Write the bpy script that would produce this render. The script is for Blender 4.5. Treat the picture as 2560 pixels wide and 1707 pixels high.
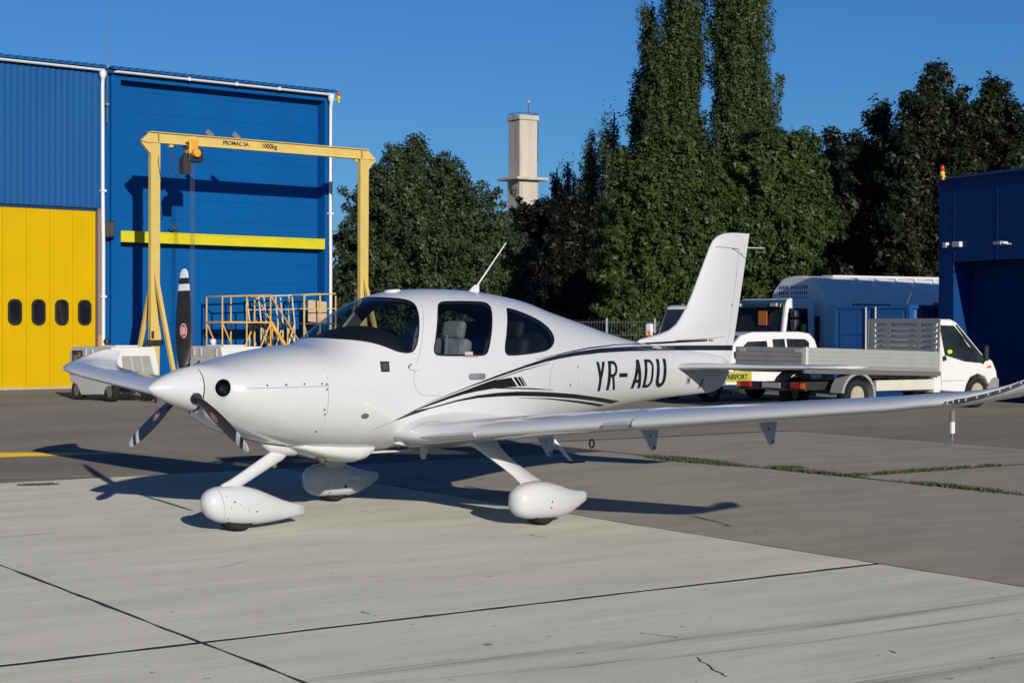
import bpy, math, random
import numpy as np
from mathutils import Vector, Matrix
from mathutils.geometry import delaunay_2d_cdt
R=math.radians
for o in list(bpy.data.objects): bpy.data.objects.remove(o)
SC=bpy.context.scene; COL=SC.collection
# ---------------------------------------------------------------- camera, sky, sun, exposure
CAM_H=1.7366
cd=bpy.data.cameras.new('camera'); cam=bpy.data.objects.new('camera',cd); COL.objects.link(cam)
cd.sensor_width=36; cd.lens=36*4437/2560; cd.clip_end=3000; cd.clip_start=.1
cam.matrix_world=Matrix.Translation((0,0,CAM_H))@Matrix.Rotation(R(90)-.0086,4,'X')@Matrix.Rotation(.0027,4,'Z')
SC.camera=cam
SUN_EL=R(15.2); SUN_AZ=R(-19.2)          # light travels towards azimuth -19 deg (left of the view axis)
w=bpy.data.worlds.new('World'); SC.world=w; w.use_nodes=True
nt=w.node_tree; nt.nodes.clear()
sky=nt.nodes.new('ShaderNodeTexSky'); sky.sky_type='NISHITA'; sky.sun_disc=False
sky.sun_elevation=SUN_EL; sky.sun_rotation=R(180-19.2)
sky.altitude=100; sky.air_density=1.0; sky.dust_density=.1; sky.ozone_density=9.5
bg=nt.nodes.new('ShaderNodeBackground'); bg.inputs[1].default_value=.078
wo=nt.nodes.new('ShaderNodeOutputWorld'); nt.links.new(sky.outputs[0],bg.inputs[0]); nt.links.new(bg.outputs[0],wo.inputs[0])
sl=bpy.data.lights.new('sun','SUN'); sl.energy=4.0; sl.angle=R(.53); sl.color=(1,.92,.80)
so=bpy.data.objects.new('sun',sl); COL.objects.link(so)
ldir=Vector((math.sin(SUN_AZ)*math.cos(SUN_EL),math.cos(SUN_AZ)*math.cos(SUN_EL),-math.sin(SUN_EL)))
so.rotation_euler=ldir.to_track_quat('-Z','Y').to_euler(); so.location=(8,-20,12)
SC.view_settings.view_transform='Standard'; SC.view_settings.look='None'; SC.view_settings.exposure=0.1; SC.view_settings.gamma=1
# ---------------------------------------------------------------- materials
MATS={}
def mat(name,col=(.5,.5,.5),rough=.5,metal=0,coat=0,var=.0,scale=4,stretch=(1,1,1),bump=0,bscale=60,dirt=0,dirtcol=(.1,.09,.07),dscale=1.5,rot=0,spec=None,trans=0,fine=0,fscale=80,drough=0):
    if name in MATS: return MATS[name]
    m=bpy.data.materials.new(name); m.use_nodes=True; n=m.node_tree; L=n.links.new
    b=n.nodes['Principled BSDF']; b.inputs['Roughness'].default_value=rough; b.inputs['Metallic'].default_value=metal
    b.inputs['Base Color'].default_value=(*col,1)
    if coat: b.inputs['Coat Weight'].default_value=coat; b.inputs['Coat Roughness'].default_value=.05
    b.inputs['Diffuse Roughness'].default_value=drough
    if spec is not None: b.inputs['Specular IOR Level'].default_value=spec
    cur=None
    if var or dirt or bump or fine:
        tc=n.nodes.new('ShaderNodeTexCoord'); m0=n.nodes.new('ShaderNodeMapping'); L(tc.outputs['Object'],m0.inputs[0]); m0.inputs['Rotation'].default_value=(0,0,rot)
        mp=n.nodes.new('ShaderNodeMapping'); L(m0.outputs[0],mp.inputs[0]); mp.inputs['Scale'].default_value=stretch
        vec=mp.outputs[0]
        def noise(s,d=5,r=.55):
            t=n.nodes.new('ShaderNodeTexNoise'); L(vec,t.inputs['Vector']); t.inputs['Scale'].default_value=s; t.inputs['Detail'].default_value=d; t.inputs['Roughness'].default_value=r; return t.outputs['Fac']
        def mixc(f,a,bc):
            x=n.nodes.new('ShaderNodeMix'); x.data_type='RGBA'; L(f,x.inputs['Factor'])
            if isinstance(a,tuple): x.inputs['A'].default_value=(*a,1)
            else: L(a,x.inputs['A'])
            if isinstance(bc,tuple): x.inputs['B'].default_value=(*bc,1)
            else: L(bc,x.inputs['B'])
            return x.outputs['Result']
        def ramp(f,lo,hi,tmax=1):
            q=n.nodes.new('ShaderNodeMapRange'); L(f,q.inputs[0]); q.inputs[1].default_value=lo; q.inputs[2].default_value=hi; q.inputs[4].default_value=tmax; return q.outputs[0]
        lo=tuple(max(0,c*(1-var)) for c in col); hi=tuple(min(1,c*(1+var)) for c in col)
        cur=mixc(ramp(noise(scale),.3,.7),lo,hi)
        if fine: cur=mixc(ramp(noise(fscale,2,.6),.35,.75,fine),cur,tuple(c*.35 for c in col))
        if dirt: cur=mixc(ramp(noise(dscale,7,.65),.52,.75,dirt),cur,dirtcol)
        L(cur,b.inputs['Base Color'])
        if bump:
            bp=n.nodes.new('ShaderNodeBump'); bp.inputs['Strength'].default_value=bump; bp.inputs['Distance'].default_value=.02; L(noise(bscale,3),bp.inputs['Height']); L(bp.outputs[0],b.inputs['Normal'])
    MATS[name]=m; return m
def glass(name,tint=(.25,.3,.33),ior=1.5,rough=.0):
    if name in MATS: return MATS[name]
    m=bpy.data.materials.new(name); m.use_nodes=True; n=m.node_tree; n.nodes.clear(); L=n.links.new
    o=n.nodes.new('ShaderNodeOutputMaterial'); t=n.nodes.new('ShaderNodeBsdfTransparent'); t.inputs[0].default_value=(*tint,1)
    g=n.nodes.new('ShaderNodeBsdfGlossy'); g.inputs['Roughness'].default_value=rough; lw=n.nodes.new('ShaderNodeLayerWeight'); pw=n.nodes.new('ShaderNodeMath'); pw.operation='POWER'; L(lw.outputs['Facing'],pw.inputs[0]); pw.inputs[1].default_value=4.5
    f=n.nodes.new('ShaderNodeMath'); f.operation='MULTIPLY_ADD'; L(pw.outputs[0],f.inputs[0]); f.inputs[1].default_value=.9; f.inputs[2].default_value=.045; lw.inputs[0].default_value=.5
    x=n.nodes.new('ShaderNodeMixShader'); L(f.outputs[0],x.inputs[0]); L(t.outputs[0],x.inputs[1]); L(g.outputs[0],x.inputs[2]); L(x.outputs[0],o.inputs[0])
    MATS[name]=m; return m
def leafmat(name,c1,c2,transl=.25,scale=2.5):
    m=bpy.data.materials.new(name); m.use_nodes=True; n=m.node_tree; n.nodes.clear(); L=n.links.new
    o=n.nodes.new('ShaderNodeOutputMaterial'); tc=n.nodes.new('ShaderNodeTexCoord')
    t=n.nodes.new('ShaderNodeTexNoise'); L(tc.outputs['Object'],t.inputs['Vector']); t.inputs['Scale'].default_value=scale; t.inputs['Detail'].default_value=6; t.inputs['Roughness'].default_value=.75
    q=n.nodes.new('ShaderNodeMapRange'); L(t.outputs['Fac'],q.inputs[0]); q.inputs[1].default_value=.3; q.inputs[2].default_value=.7
    x=n.nodes.new('ShaderNodeMix'); x.data_type='RGBA'; L(q.outputs[0],x.inputs['Factor']); x.inputs['A'].default_value=(*c1,1); x.inputs['B'].default_value=(*c2,1)
    p=n.nodes.new('ShaderNodeBsdfPrincipled'); p.inputs['Roughness'].default_value=.5; p.inputs['Specular IOR Level'].default_value=.35; L(x.outputs['Result'],p.inputs['Base Color'])
    tr=n.nodes.new('ShaderNodeBsdfTranslucent'); L(x.outputs['Result'],tr.inputs[0])
    mx=n.nodes.new('ShaderNodeMixShader'); mx.inputs[0].default_value=transl; L(p.outputs[0],mx.inputs[1]); L(tr.outputs[0],mx.inputs[2]); L(mx.outputs[0],o.inputs[0])
    return m
# ---------------------------------------------------------------- object helpers
def T(o,label,cat=None,group=None,kind=None):
    if label: o['label']=label
    if cat: o['category']=cat
    if group: o['group']=group
    if kind: o['kind']=kind
    return o
def empty(name,loc=(0,0,0),rz=0,label=None,cat=None,group=None,rot=None):
    o=bpy.data.objects.new(name,None); COL.objects.link(o); o.location=loc; o.rotation_euler=rot or (0,0,rz); o.empty_display_size=.1
    return T(o,label,cat,group)
def frame_to(p,q):
    d=Vector(q)-Vector(p); l=d.length; d.normalize()
    u=Vector((0,0,1)) if abs(d.z)<.99 else Vector((1,0,0))
    a=d.cross(u).normalized(); b=a.cross(d).normalized(); return d,a,b,l
class B:
    def __init__(s): s.v=[]; s.f=[]
    def add(s,vs,fs):
        k=len(s.v); s.v+=[tuple(x) for x in vs]; s.f+=[tuple(i+k for i in f) for f in fs]; return s
    def box(s,x0,x1,y0,y1,z0,z1,M=None):
        vs=[(x0,y0,z0),(x1,y0,z0),(x1,y1,z0),(x0,y1,z0),(x0,y0,z1),(x1,y0,z1),(x1,y1,z1),(x0,y1,z1)]
        if M: vs=[M@Vector(v) for v in vs]
        return s.add(vs,[(3,2,1,0),(4,5,6,7),(0,1,5,4),(1,2,6,5),(2,3,7,6),(3,0,4,7)])
    def bar(s,p,q,w,h=None):
        h=h or w; d,a,b,l=frame_to(p,q); p=Vector(p);q=Vector(q); vs=[]
        for c in (p,q):
            for i,j in ((-1,-1),(1,-1),(1,1),(-1,1)): vs.append(c+a*(i*w/2)+b*(j*h/2))
        return s.add(vs,[(3,2,1,0),(4,5,6,7),(0,1,5,4),(1,2,6,5),(2,3,7,6),(3,0,4,7)])
    def prism(s,poly,a,b,ax='y'):
        n=len(poly)
        def P(u,v,t): return {'y':(u,t,v),'x':(t,u,v),'z':(u,v,t)}[ax]
        vs=[P(u,v,a) for u,v in poly]+[P(u,v,b) for u,v in poly]
        fs=[tuple(range(n))[::-1],tuple(range(n,2*n))]+[(i,(i+1)%n,n+(i+1)%n,n+i) for i in range(n)]
        return s.add(vs,fs)
    def loft(s,rings,caps=True,closed=True):
        n=len(rings[0]); vs=[p for r in rings for p in r]; fs=[]
        for k in range(len(rings)-1):
            for i in range(n if closed else n-1):
                j=(i+1)%n; fs.append((k*n+i,k*n+j,(k+1)*n+j,(k+1)*n+i))
        if caps: fs.append(tuple(range(n))[::-1]); fs.append(tuple(range((len(rings)-1)*n,len(rings)*n)))
        return s.add(vs,fs)
    def tube(s,pts,r,n=8,caps=True):
        pts=[Vector(p) for p in pts]; rs=r if isinstance(r,(list,tuple)) else [r]*len(pts); rings=[]; a=None
        for i,p in enumerate(pts):
            d=(pts[min(i+1,len(pts)-1)]-pts[max(i-1,0)]).normalized()
            if a is None:
                u=Vector((0,0,1)) if abs(d.z)<.95 else Vector((1,0,0)); a=d.cross(u).normalized()
            else: a=(a-d*a.dot(d)).normalized()
            b=d.cross(a); rings.append([p+(a*math.cos(2*math.pi*k/n)+b*math.sin(2*math.pi*k/n))*rs[i] for k in range(n)])
        return s.loft(rings,caps)
    def lathe(s,prof,o=(0,0,0),ax=(1,0,0),n=24,caps=True):
        d=Vector(ax).normalized(); u=Vector((0,0,1)) if abs(d.z)<.95 else Vector((1,0,0)); a=d.cross(u).normalized(); b=d.cross(a); o=Vector(o)
        return s.loft([[o+d*t+(a*math.cos(2*math.pi*k/n)+b*math.sin(2*math.pi*k/n))*r for k in range(n)] for t,r in prof],caps)
    def mesh(s,name,m,smooth=None):
        me=bpy.data.meshes.new(name); me.from_pydata(s.v,[],s.f); me.validate()
        if m: me.materials.append(m)
        if smooth is not None:
            me.shade_smooth(); me.set_sharp_from_angle(angle=R(smooth))
        me.update(); return me
    def build(s,name,m,parent=None,smooth=None,bevel=0,loc=None,rot=None,label=None,kind=None,fixn=True):
        me=s.mesh(name,m,smooth)
        if fixn:
            import bmesh
            bm=bmesh.new(); bm.from_mesh(me); bmesh.ops.recalc_face_normals(bm,faces=bm.faces); bm.to_mesh(me); bm.free()
        o=bpy.data.objects.new(name,me); COL.objects.link(o); o.parent=parent
        if loc: o.location=loc
        if rot: o.rotation_euler=rot
        if bevel:
            md=o.modifiers.new('bevel','BEVEL'); md.width=bevel; md.segments=2; md.limit_method='ANGLE'
        if label: o['label']=label
        if kind: o['kind']=kind
        return o
def arr_obj(name,V,F,m,parent=None,kind=None,smooth=False):
    """mesh from numpy arrays: V (n,3), F (k,4 or 3)"""
    me=bpy.data.meshes.new(name); V=np.asarray(V,np.float32); F=np.asarray(F,np.int32); k=F.shape[1]
    me.vertices.add(len(V)); me.vertices.foreach_set('co',V.ravel())
    me.loops.add(F.size); me.loops.foreach_set('vertex_index',F.ravel())
    me.polygons.add(len(F)); me.polygons.foreach_set('loop_start',np.arange(0,F.size,k,dtype=np.int32)); me.polygons.foreach_set('loop_total',np.full(len(F),k,np.int32))
    me.update(calc_edges=True); me.validate()
    if m: me.materials.append(m)
    if smooth: me.shade_smooth()
    o=bpy.data.objects.new(name,me); COL.objects.link(o); o.parent=parent
    if kind: o['kind']=kind
    return o
def copy_tree(o,parent=None):
    c=o.copy(); COL.objects.link(c); c.parent=parent
    for ch in list(o.children): copy_tree(ch,c)
    return c
def inpoly(x,y,P):
    r=False; j=len(P)-1
    for i in range(len(P)):
        xi,yi=P[i];xj,yj=P[j]
        if (yi>y)!=(yj>y) and x<(xj-xi)*(y-yi)/(yj-yi)+xi: r=not r
        j=i
    return r
def text_mesh(txt,size,m,parent,loc,rot,name='lettering',extrude=.002,sx=1,bold=0):
    cu=bpy.data.curves.new(name,'FONT'); cu.body=txt; cu.size=size; cu.extrude=extrude; cu.offset=bold
    o=bpy.data.objects.new('tmp',cu); COL.objects.link(o)
    dg=bpy.context.evaluated_depsgraph_get(); me=bpy.data.meshes.new_from_object(o.evaluated_get(dg)); bpy.data.objects.remove(o)
    me.materials.clear(); me.materials.append(m); me.name=name
    t=bpy.data.objects.new(name,me); COL.objects.link(t); t.parent=parent; t.location=loc; t.rotation_euler=rot; t.scale=(sx,1,1)
    return t
WHITE=mat('white_gloss_paint',(.78,.79,.80),.22,coat=.6)
# ================================================================ GROUND
GZ=-.016
OA=Vector((-1.70,9.72,0)); E1=Vector((.798,.603,0)); E2=Vector((-.54,.842,0))
def lat(a,b,z=0): p=OA+E1*a+E2*b; return (p.x,p.y,z)
GROT=-math.atan2(.603,.798)
asph=mat('old_asphalt',(.20,.18,.148),.9,drough=.45,spec=.2,var=.2,scale=.35,fine=.55,fscale=38,bump=.5,bscale=45,dirt=.3,dirtcol=(.12,.105,.09),dscale=.6,stretch=(.55,1,1),rot=GROT)
B().add([(-900,-60,GZ),(900,-60,GZ),(900,1500,GZ),(-900,1500,GZ)],[(0,1,2,3)]).build('asphalt_ground',asph,kind='structure',fixn=False)
def slabmat(name,col,var,streak,dirt):
    m=mat(name,col,.88,drough=.5,spec=.2,var=var,scale=1.3,stretch=(.45,1.6,1),rot=GROT,bump=.25,bscale=70,dirt=dirt,dirtcol=tuple(c*.62 for c in col),dscale=.9)
    n=m.node_tree; L=n.links.new; b=n.nodes['Principled BSDF']; src=b.inputs['Base Color'].links[0].from_socket
    tc=n.nodes.new('ShaderNodeTexCoord'); m0=n.nodes.new('ShaderNodeMapping'); L(tc.outputs['Object'],m0.inputs[0]); m0.inputs['Rotation'].default_value=(0,0,GROT+.03); mp=n.nodes.new('ShaderNodeMapping'); L(m0.outputs[0],mp.inputs[0]); mp.inputs['Scale'].default_value=(.55,22,1)
    t=n.nodes.new('ShaderNodeTexNoise'); L(mp.outputs[0],t.inputs['Vector']); t.inputs['Scale'].default_value=1.5; t.inputs['Detail'].default_value=4
    mr=n.nodes.new('ShaderNodeMapRange'); L(t.outputs['Fac'],mr.inputs[0]); mr.inputs[1].default_value=.35; mr.inputs[2].default_value=.65; mr.inputs[3].default_value=1-streak; mr.inputs[4].default_value=1+streak*.6
    # small dark specks and pits
    mp2=n.nodes.new('ShaderNodeMapping'); L(m0.outputs[0],mp2.inputs[0]); mp2.inputs['Scale'].default_value=(.8,1.4,1)
    t2=n.nodes.new('ShaderNodeTexNoise'); L(mp2.outputs[0],t2.inputs['Vector']); t2.inputs['Scale'].default_value=9; t2.inputs['Detail'].default_value=2
    m2=n.nodes.new('ShaderNodeMapRange'); L(t2.outputs['Fac'],m2.inputs[0]); m2.inputs[1].default_value=.725; m2.inputs[2].default_value=.75; m2.inputs[3].default_value=1; m2.inputs[4].default_value=.35
    # grain
    t3=n.nodes.new('ShaderNodeTexNoise'); L(tc.outputs['Object'],t3.inputs['Vector']); t3.inputs['Scale'].default_value=110; t3.inputs['Detail'].default_value=2
    m3=n.nodes.new('ShaderNodeMapRange'); L(t3.outputs['Fac'],m3.inputs[0]); m3.inputs[1].default_value=.3; m3.inputs[2].default_value=.7; m3.inputs[3].default_value=.82; m3.inputs[4].default_value=1.12
    a=n.nodes.new('ShaderNodeMath'); a.operation='MULTIPLY'; L(mr.outputs[0],a.inputs[0]); L(m2.outputs[0],a.inputs[1])
    a2=n.nodes.new('ShaderNodeMath'); a2.operation='MULTIPLY'; L(a.outputs[0],a2.inputs[0]); L(m3.outputs[0],a2.inputs[1])
    v=n.nodes.new('ShaderNodeVectorMath'); v.operation='SCALE'; L(src,v.inputs[0]); L(a2.outputs[0],v.inputs['Scale']); L(v.outputs[0],b.inputs['Base Color'])
    return m
light=slabmat('light_concrete',(.445,.438,.375),.10,.085,.30)
brown=slabmat('weathered_concrete',(.235,.218,.180),.12,.06,.4)
brown2=slabmat('rough_weathered_concrete',(.225,.208,.175),.10,.04,.5)
tar=mat('joint_tar',(.035,.032,.035),.8,var=.3,scale=8)
rng=random.Random(5)
apron=B().add([lat(-24,-24,-.0022),lat(5.52,-24,-.0022),lat(5.52,10.19,-.0022),lat(-24,10.19,-.0022)],[(0,1,2,3)]).build('concrete_apron',tar,kind='structure',fixn=False)
def slab(parent,m,a0,a1,b0,b1,gap=.016,top=0,name='slab'):
    # outline with slightly uneven arrises
    pts=[]; g=gap
    def edge(p,q,k):
        for i in range(k):
            t=i/k; a=p[0]+(q[0]-p[0])*t; b=p[1]+(q[1]-p[1])*t; j=rng.uniform(-.007,.012) if i else 0
            pts.append((a+j,b+j))
    g0=.03 if b0==0 else g; g1=.03 if b1==0 else g; c=[(a0+g,b0+g0),(a1-g,b0+g0),(a1-g,b1-g1),(a0+g,b1-g1)]
    for i in range(4): edge(c[i],c[(i+1)%4],22)
    cx=(a0+a1)/2; cy=(b0+b1)/2
    def sh(p,d): return (p[0]-math.copysign(min(d,abs(p[0]-cx)),p[0]-cx),p[1]-math.copysign(min(d,abs(p[1]-cy)),p[1]-cy))
    r0=[lat(*p,-.014) for p in pts]; r1=[lat(*p,top-.005) for p in pts]; r2=[lat(*sh(p,.005),top) for p in pts]
    bb=B().loft([r0,r1,r2],caps=False); bb.f.append(tuple(range(2*len(pts),3*len(pts))))
    return bb.build(name,m,parent)
AL=[-22.1,-16.6,-11.05,-5.5,0,5.52]; BL=[-21.5,-16.2,-10.8,-5.4,0,5.36,10.18]
for i in range(len(AL)-1):
    for j in range(len(BL)-1):
        thin=BL[j]
        s=slab(apron,light,AL[i],AL[i+1],BL[j],BL[j+1],.014)
# the C joint is only a hairline: fill it flush with cement
mid=mat('cement_joint',(.30,.28,.24),.9,var=.2,scale=6)
B().add([lat(-22,5.350,-.0008),lat(5.5,5.350,-.0008),lat(5.5,5.370,-.0008),lat(-22,5.370,-.0008)],[(0,1,2,3)]).build('joint_filler',mid,apron,fixn=False)
verge=B().add([lat(5.53,-24,-.004),lat(16.3,-24,-.004),lat(16.3,12.3,-.004),lat(5.53,12.3,-.004)],[(0,1,2,3)]).build('weathered_paving',mat('soil_joint',(.07,.06,.045),.95,var=.3,scale=5),kind='structure',fixn=False)
for b0,b1 in ((-13,-7.1),(-7.1,-1.45),(-1.45,10.15)): slab(verge,brown,5.53,10.60,b0,b1,.010)
for b0,b1 in ((-9,-4.3),(-4.3,.4),(.4,5.30),(5.40,12.1)): slab(verge,brown2,10.70,16.2,b0,b1,.016)
# rubber sweep marks across the light slabs
def markmat(name,col,alpha,sc):
    m=bpy.data.materials.new(name); m.use_nodes=True; n=m.node_tree; n.nodes.clear(); L=n.links.new
    o=n.nodes.new('ShaderNodeOutputMaterial'); t=n.nodes.new('ShaderNodeBsdfTransparent'); d=n.nodes.new('ShaderNodeBsdfDiffuse'); d.inputs[0].default_value=(*col,1)
    tc=n.nodes.new('ShaderNodeTexCoord'); m0=n.nodes.new('ShaderNodeMapping'); L(tc.outputs['Object'],m0.inputs[0]); m0.inputs['Rotation'].default_value=(0,0,GROT+.03); mp=n.nodes.new('ShaderNodeMapping'); L(m0.outputs[0],mp.inputs[0]); mp.inputs['Scale'].default_value=(.35,14,1)
    z=n.nodes.new('ShaderNodeTexNoise'); L(mp.outputs[0],z.inputs['Vector']); z.inputs['Scale'].default_value=sc; z.inputs['Detail'].default_value=6
    at=n.nodes.new('ShaderNodeAttribute'); at.attribute_name='fade'
    q=n.nodes.new('ShaderNodeMapRange'); L(z.outputs['Fac'],q.inputs[0]); q.inputs[1].default_value=.38; q.inputs[2].default_value=.72; q.inputs[4].default_value=alpha
    k=n.nodes.new('ShaderNodeMath'); k.operation='MULTIPLY'; L(q.outputs[0],k.inputs[0]); L(at.outputs['Fac'],k.inputs[1])
    x=n.nodes.new('ShaderNodeMixShader'); L(k.outputs[0],x.inputs[0]); L(t.outputs[0],x.inputs[1]); L(d.outputs[0],x.inputs[2]); L(x.outputs[0],o.inputs[0]); return m
RUB=markmat('rubber_smear',(.075,.075,.08),.42,1.6)
def mark(pts,wd,z):
    n=40; P=[]; m=len(pts)-1
    for i in range(n+1):
        t=i/n*m; k=min(int(t),m-1); u=t-k; p0=pts[max(k-1,0)];p1=pts[k];p2=pts[k+1];p3=pts[min(k+2,m)]
        P.append([.5*((2*p1[c])+(-p0[c]+p2[c])*u+(2*p0[c]-5*p1[c]+4*p2[c]-p3[c])*u*u+(-p0[c]+3*p1[c]-3*p2[c]+p3[c])*u**3) for c in (0,1)])
    V=[];F=[];fade=[]; prof=(0,.55,1,.7,.25,0)
    for i,p in enumerate(P):
        q=P[min(i+1,n)];r=P[max(i-1,0)]; d=Vector((q[0]-r[0],q[1]-r[1])).normalized(); nn=(-d.y,d.x)
        for s in range(6): o=(s/5-.5)*wd; V.append((p[0]+nn[0]*o,p[1]+nn[1]*o,z)); fade.append(prof[s]*min(1,4*i/n,4*(1-i/n)+.2))
    for i in range(n):
        for s in range(5): a=i*6+s; F.append((a,a+1,a+7,a+6))
    o=arr_obj('tyre_mark',V,F,RUB,apron)
    at=o.data.attributes.new('fade','FLOAT','POINT'); at.data.foreach_set('value',fade)
def G(u,v):
    """photograph measurement (px of the 2560 wide frame) to the ground point it shows"""
    a=u-1280;b=v-853.5; c,s=math.cos(.0027),math.sin(.0027); x=(a*c-b*s)/4437; y=-(a*s+b*c)/4437
    c,s=math.cos(.0086),math.sin(.0086); Y=c+y*s; Z=-s+y*c; t=-CAM_H/Z; return (x*t,Y*t)
mark([(-1.27,8.55),(-.30,9.15),(1.05,9.9),(2.5,10.85),(4.2,12.2)],.28,.004)
mark([(-1.05,8.4),(.2,9.0),(1.6,9.75),(3.4,11.0)],.12,.0045)
mark([(.4,8.0),(1.9,8.75),(3.4,9.9)],.35,.004)
CRK=mat('crack_dark',(.05,.048,.045),.9)
def crack(p,q,parent,seed,wd=.006,z=.0015):
    rr=random.Random(seed); n=22; P=[]; o=0
    for i in range(n+1):
        t=i/n; ln_=math.hypot(q[0]-p[0],q[1]-p[1]); o+=rr.uniform(-.012,.012)*min(1,ln_); d=Vector((q[0]-p[0],q[1]-p[1])).normalized(); P.append((p[0]+(q[0]-p[0])*t-d.y*o,p[1]+(q[1]-p[1])*t+d.x*o))
    V=[];F=[]
    for i,(x,y) in enumerate(P):
        w_=wd*rr.uniform(.3,1)*(1 if 0<i<n else .1); V+=[(x-w_,y-w_*.3,z),(x+w_,y+w_*.3,z)]
    for i in range(n): F.append((2*i,2*i+1,2*i+3,2*i+2))
    B().add(V,F).build('crack',CRK,parent,fixn=False)
for k,(a,b) in enumerate(((G(1320,1335),G(1365,1345)),(G(545,1425),G(620,1405)),(G(1600,1580),G(1700,1592)),(G(905,1530),G(930,1537)),(G(1750,1640),G(1830,1690)),(G(2225,1620),G(2245,1628)))): crack(a,b,apron,k,.005,.003)
crack(G(1000,1190),G(1110,1210),apron,20,.02,.003); crack(G(2000,1085),G(2560,1125),verge,21,.012,.003)
# paint on the asphalt
yel=mat('worn_yellow_line_paint',(.80,.50,.02),.8,drough=.4,var=.2,scale=3,dirt=.3,dirtcol=(.2,.17,.12),dscale=3)
pal=mat('faded_white_line_paint',(.40,.37,.27),.85,var=.3,scale=3,dirt=.55,dirtcol=(.2,.18,.15),dscale=4)
def strip(name,p,q,wd,m,z,label,cat,w1=None):
    w1=w1 or wd
    d=Vector((q[0]-p[0],q[1]-p[1])).normalized(); n=Vector((-d.y,d.x))*wd/2; k=8; V=[]; F=[]
    for i in range(k+1):
        c=Vector(p).lerp(Vector(q),i/k); f=1+(w1/wd-1)*i/k; j=rng.uniform(-.02,.02); V+= [(c.x+n.x*f,c.y+n.y*f+j,z),(c.x-n.x*f,c.y-n.y*f+j,z)]
    for i in range(k): F.append((2*i,2*i+1,2*i+3,2*i+2))
    o=B().add(V,F).build(name,m,fixn=False); return T(o,label,cat,kind=None)
a=G(-40,1142);b=G(185,1138); strip('painted_line',a,b,1.0,yel,GZ+.004,'worn yellow taxi line painted on the asphalt','painted line',.5)
a=G(185,1138);b=G(450,1130); strip('painted_line',a,b,.4,pal,GZ+.004,'faded white end of the taxi line beside the wing shadow','painted line',.1)
a=G(0,1200);b=G(225,1193); strip('painted_line',a,b,.16,pal,GZ+.004,'faint cream line on the asphalt edge next to the concrete','painted line')
# weeds growing in the open joints (nobody could count the blades)
def weeds(name,path,n,spread,hmax,seed,col):
    r=np.random.default_rng(seed); P=np.array(path,float); seg=r.integers(0,len(P)-1,n); t=r.random(n)[:,None]
    c=P[seg]*(1-t)+P[seg+1]*t
    patch=np.sin(c[:,0]*5.1+1)+np.sin(c[:,1]*3.3)+np.sin(c[:,0]*11+c[:,1]*7); keep=patch+r.normal(0,.5,n)>-.7; c=c[keep]; n=len(c)
    c=c+r.normal(0,spread,(n,2)); a=r.random(n)*6.283; h=hmax*(.3+.7*r.random(n)); l=r.normal(0,.5,(n,2))*h[:,None]; wd=.006+.01*r.random(n)
    V=np.zeros((n,3,3)); V[:,0,:2]=c-np.c_[np.cos(a),np.sin(a)]*wd[:,None]; V[:,1,:2]=c+np.c_[np.cos(a),np.sin(a)]*wd[:,None]; V[:,2,:2]=c+l; V[:,2,2]=h; V[:,:2,2]=-.012
    return arr_obj(name,V.reshape(-1,3),np.arange(3*n).reshape(-1,3),col)
grassm=leafmat('weed_green',(.05,.072,.024),(.125,.13,.06),.2,6)
gl=[lat(10.65,b)[:2] for b in np.linspace(9.2,-2.6,24)]
T(weeds('crack_weeds',gl,12000,.05,.05,1,grassm),'green weeds growing along the long open paving joint','weeds',kind='stuff')
gl=[lat(a,5.35)[:2] for a in np.linspace(10.7,13.4,10)]
T(weeds('crack_weeds',gl,3500,.05,.045,2,grassm),'short branch of weeds in the side joint of the paving','weeds',kind='stuff')
gl=[G(u,v) for u,v in ((1620,1140),(1700,1150),(1800,1158),(1900,1166),(2000,1166))]
T(weeds('crack_weeds',gl,3500,.06,.045,3,grassm),'patchy weeds beside the paving joint under the wing','weeds',kind='stuff')
gl=[G(u,v) for u,v in ((55,1220),(90,1219),(140,1217))]
T(weeds('crack_weeds',gl,500,.03,.03,4,grassm),'small tuft of weeds at the concrete edge on the left','weeds',kind='stuff')
gl=[(x,46+.62*(x-2)) for x in np.linspace(1.5,9,20)]
T(weeds('verge_grass',gl,9000,.8,.18,6,grassm),'rough grass verge at the foot of the trees','grass',kind='stuff')
# ================================================================ BUILDINGS
blue=mat('blue_wall_paint',(.0,.086,.295),.55,spec=.15,var=.07,scale=.7,stretch=(1,1,.3),dirt=.25,dirtcol=(.012,.065,.19),dscale=1.2)
blue_s=mat('blue_sheet_metal',(.008,.088,.275),.5,spec=.25,var=.07,scale=.8,stretch=(1,1,.2),dirt=.3,dirtcol=(.035,.085,.19),dscale=1.1)
blue_d=mat('dark_blue_trim',(.004,.045,.14),.5,var=.1,scale=2)
yel_door=mat('yellow_door_paint',(.60,.385,.0),.5,spec=.15,var=.05,scale=.8,dirt=.12,dirtcol=(.45,.28,.01),dscale=1)
yel_beam=mat('lemon_yellow_paint',(.62,.545,.02),.5,spec=.2,var=.06,scale=2)
pvc=mat('white_pvc',(.72,.73,.74),.4,var=.05,scale=2)
rub=mat('black_rubber',(.012,.012,.013),.6)
dglass=mat('dark_window_glass',(.012,.014,.018),.06,coat=.4,var=.4,scale=3)
steel=mat('galvanised_steel',(.42,.43,.44),.45,metal=.6,var=.1,scale=5)
redl=mat('red_lamp_glass',(.55,.01,.02),.2,coat=.5); yell=mat('yellow_lamp_housing',(.7,.5,.02),.5); wht=mat('white_plastic',(.7,.7,.66),.4); blk=mat('black_plastic',(.02,.02,.022),.5)
conc=mat('grey_concrete',(.42,.40,.36),.9,var=.15,scale=3)
HG=empty('hangar',(-12.7114,48.5943,GZ),R(41.2),'blue hangar with yellow folding door and white gutters','hangar')
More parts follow.
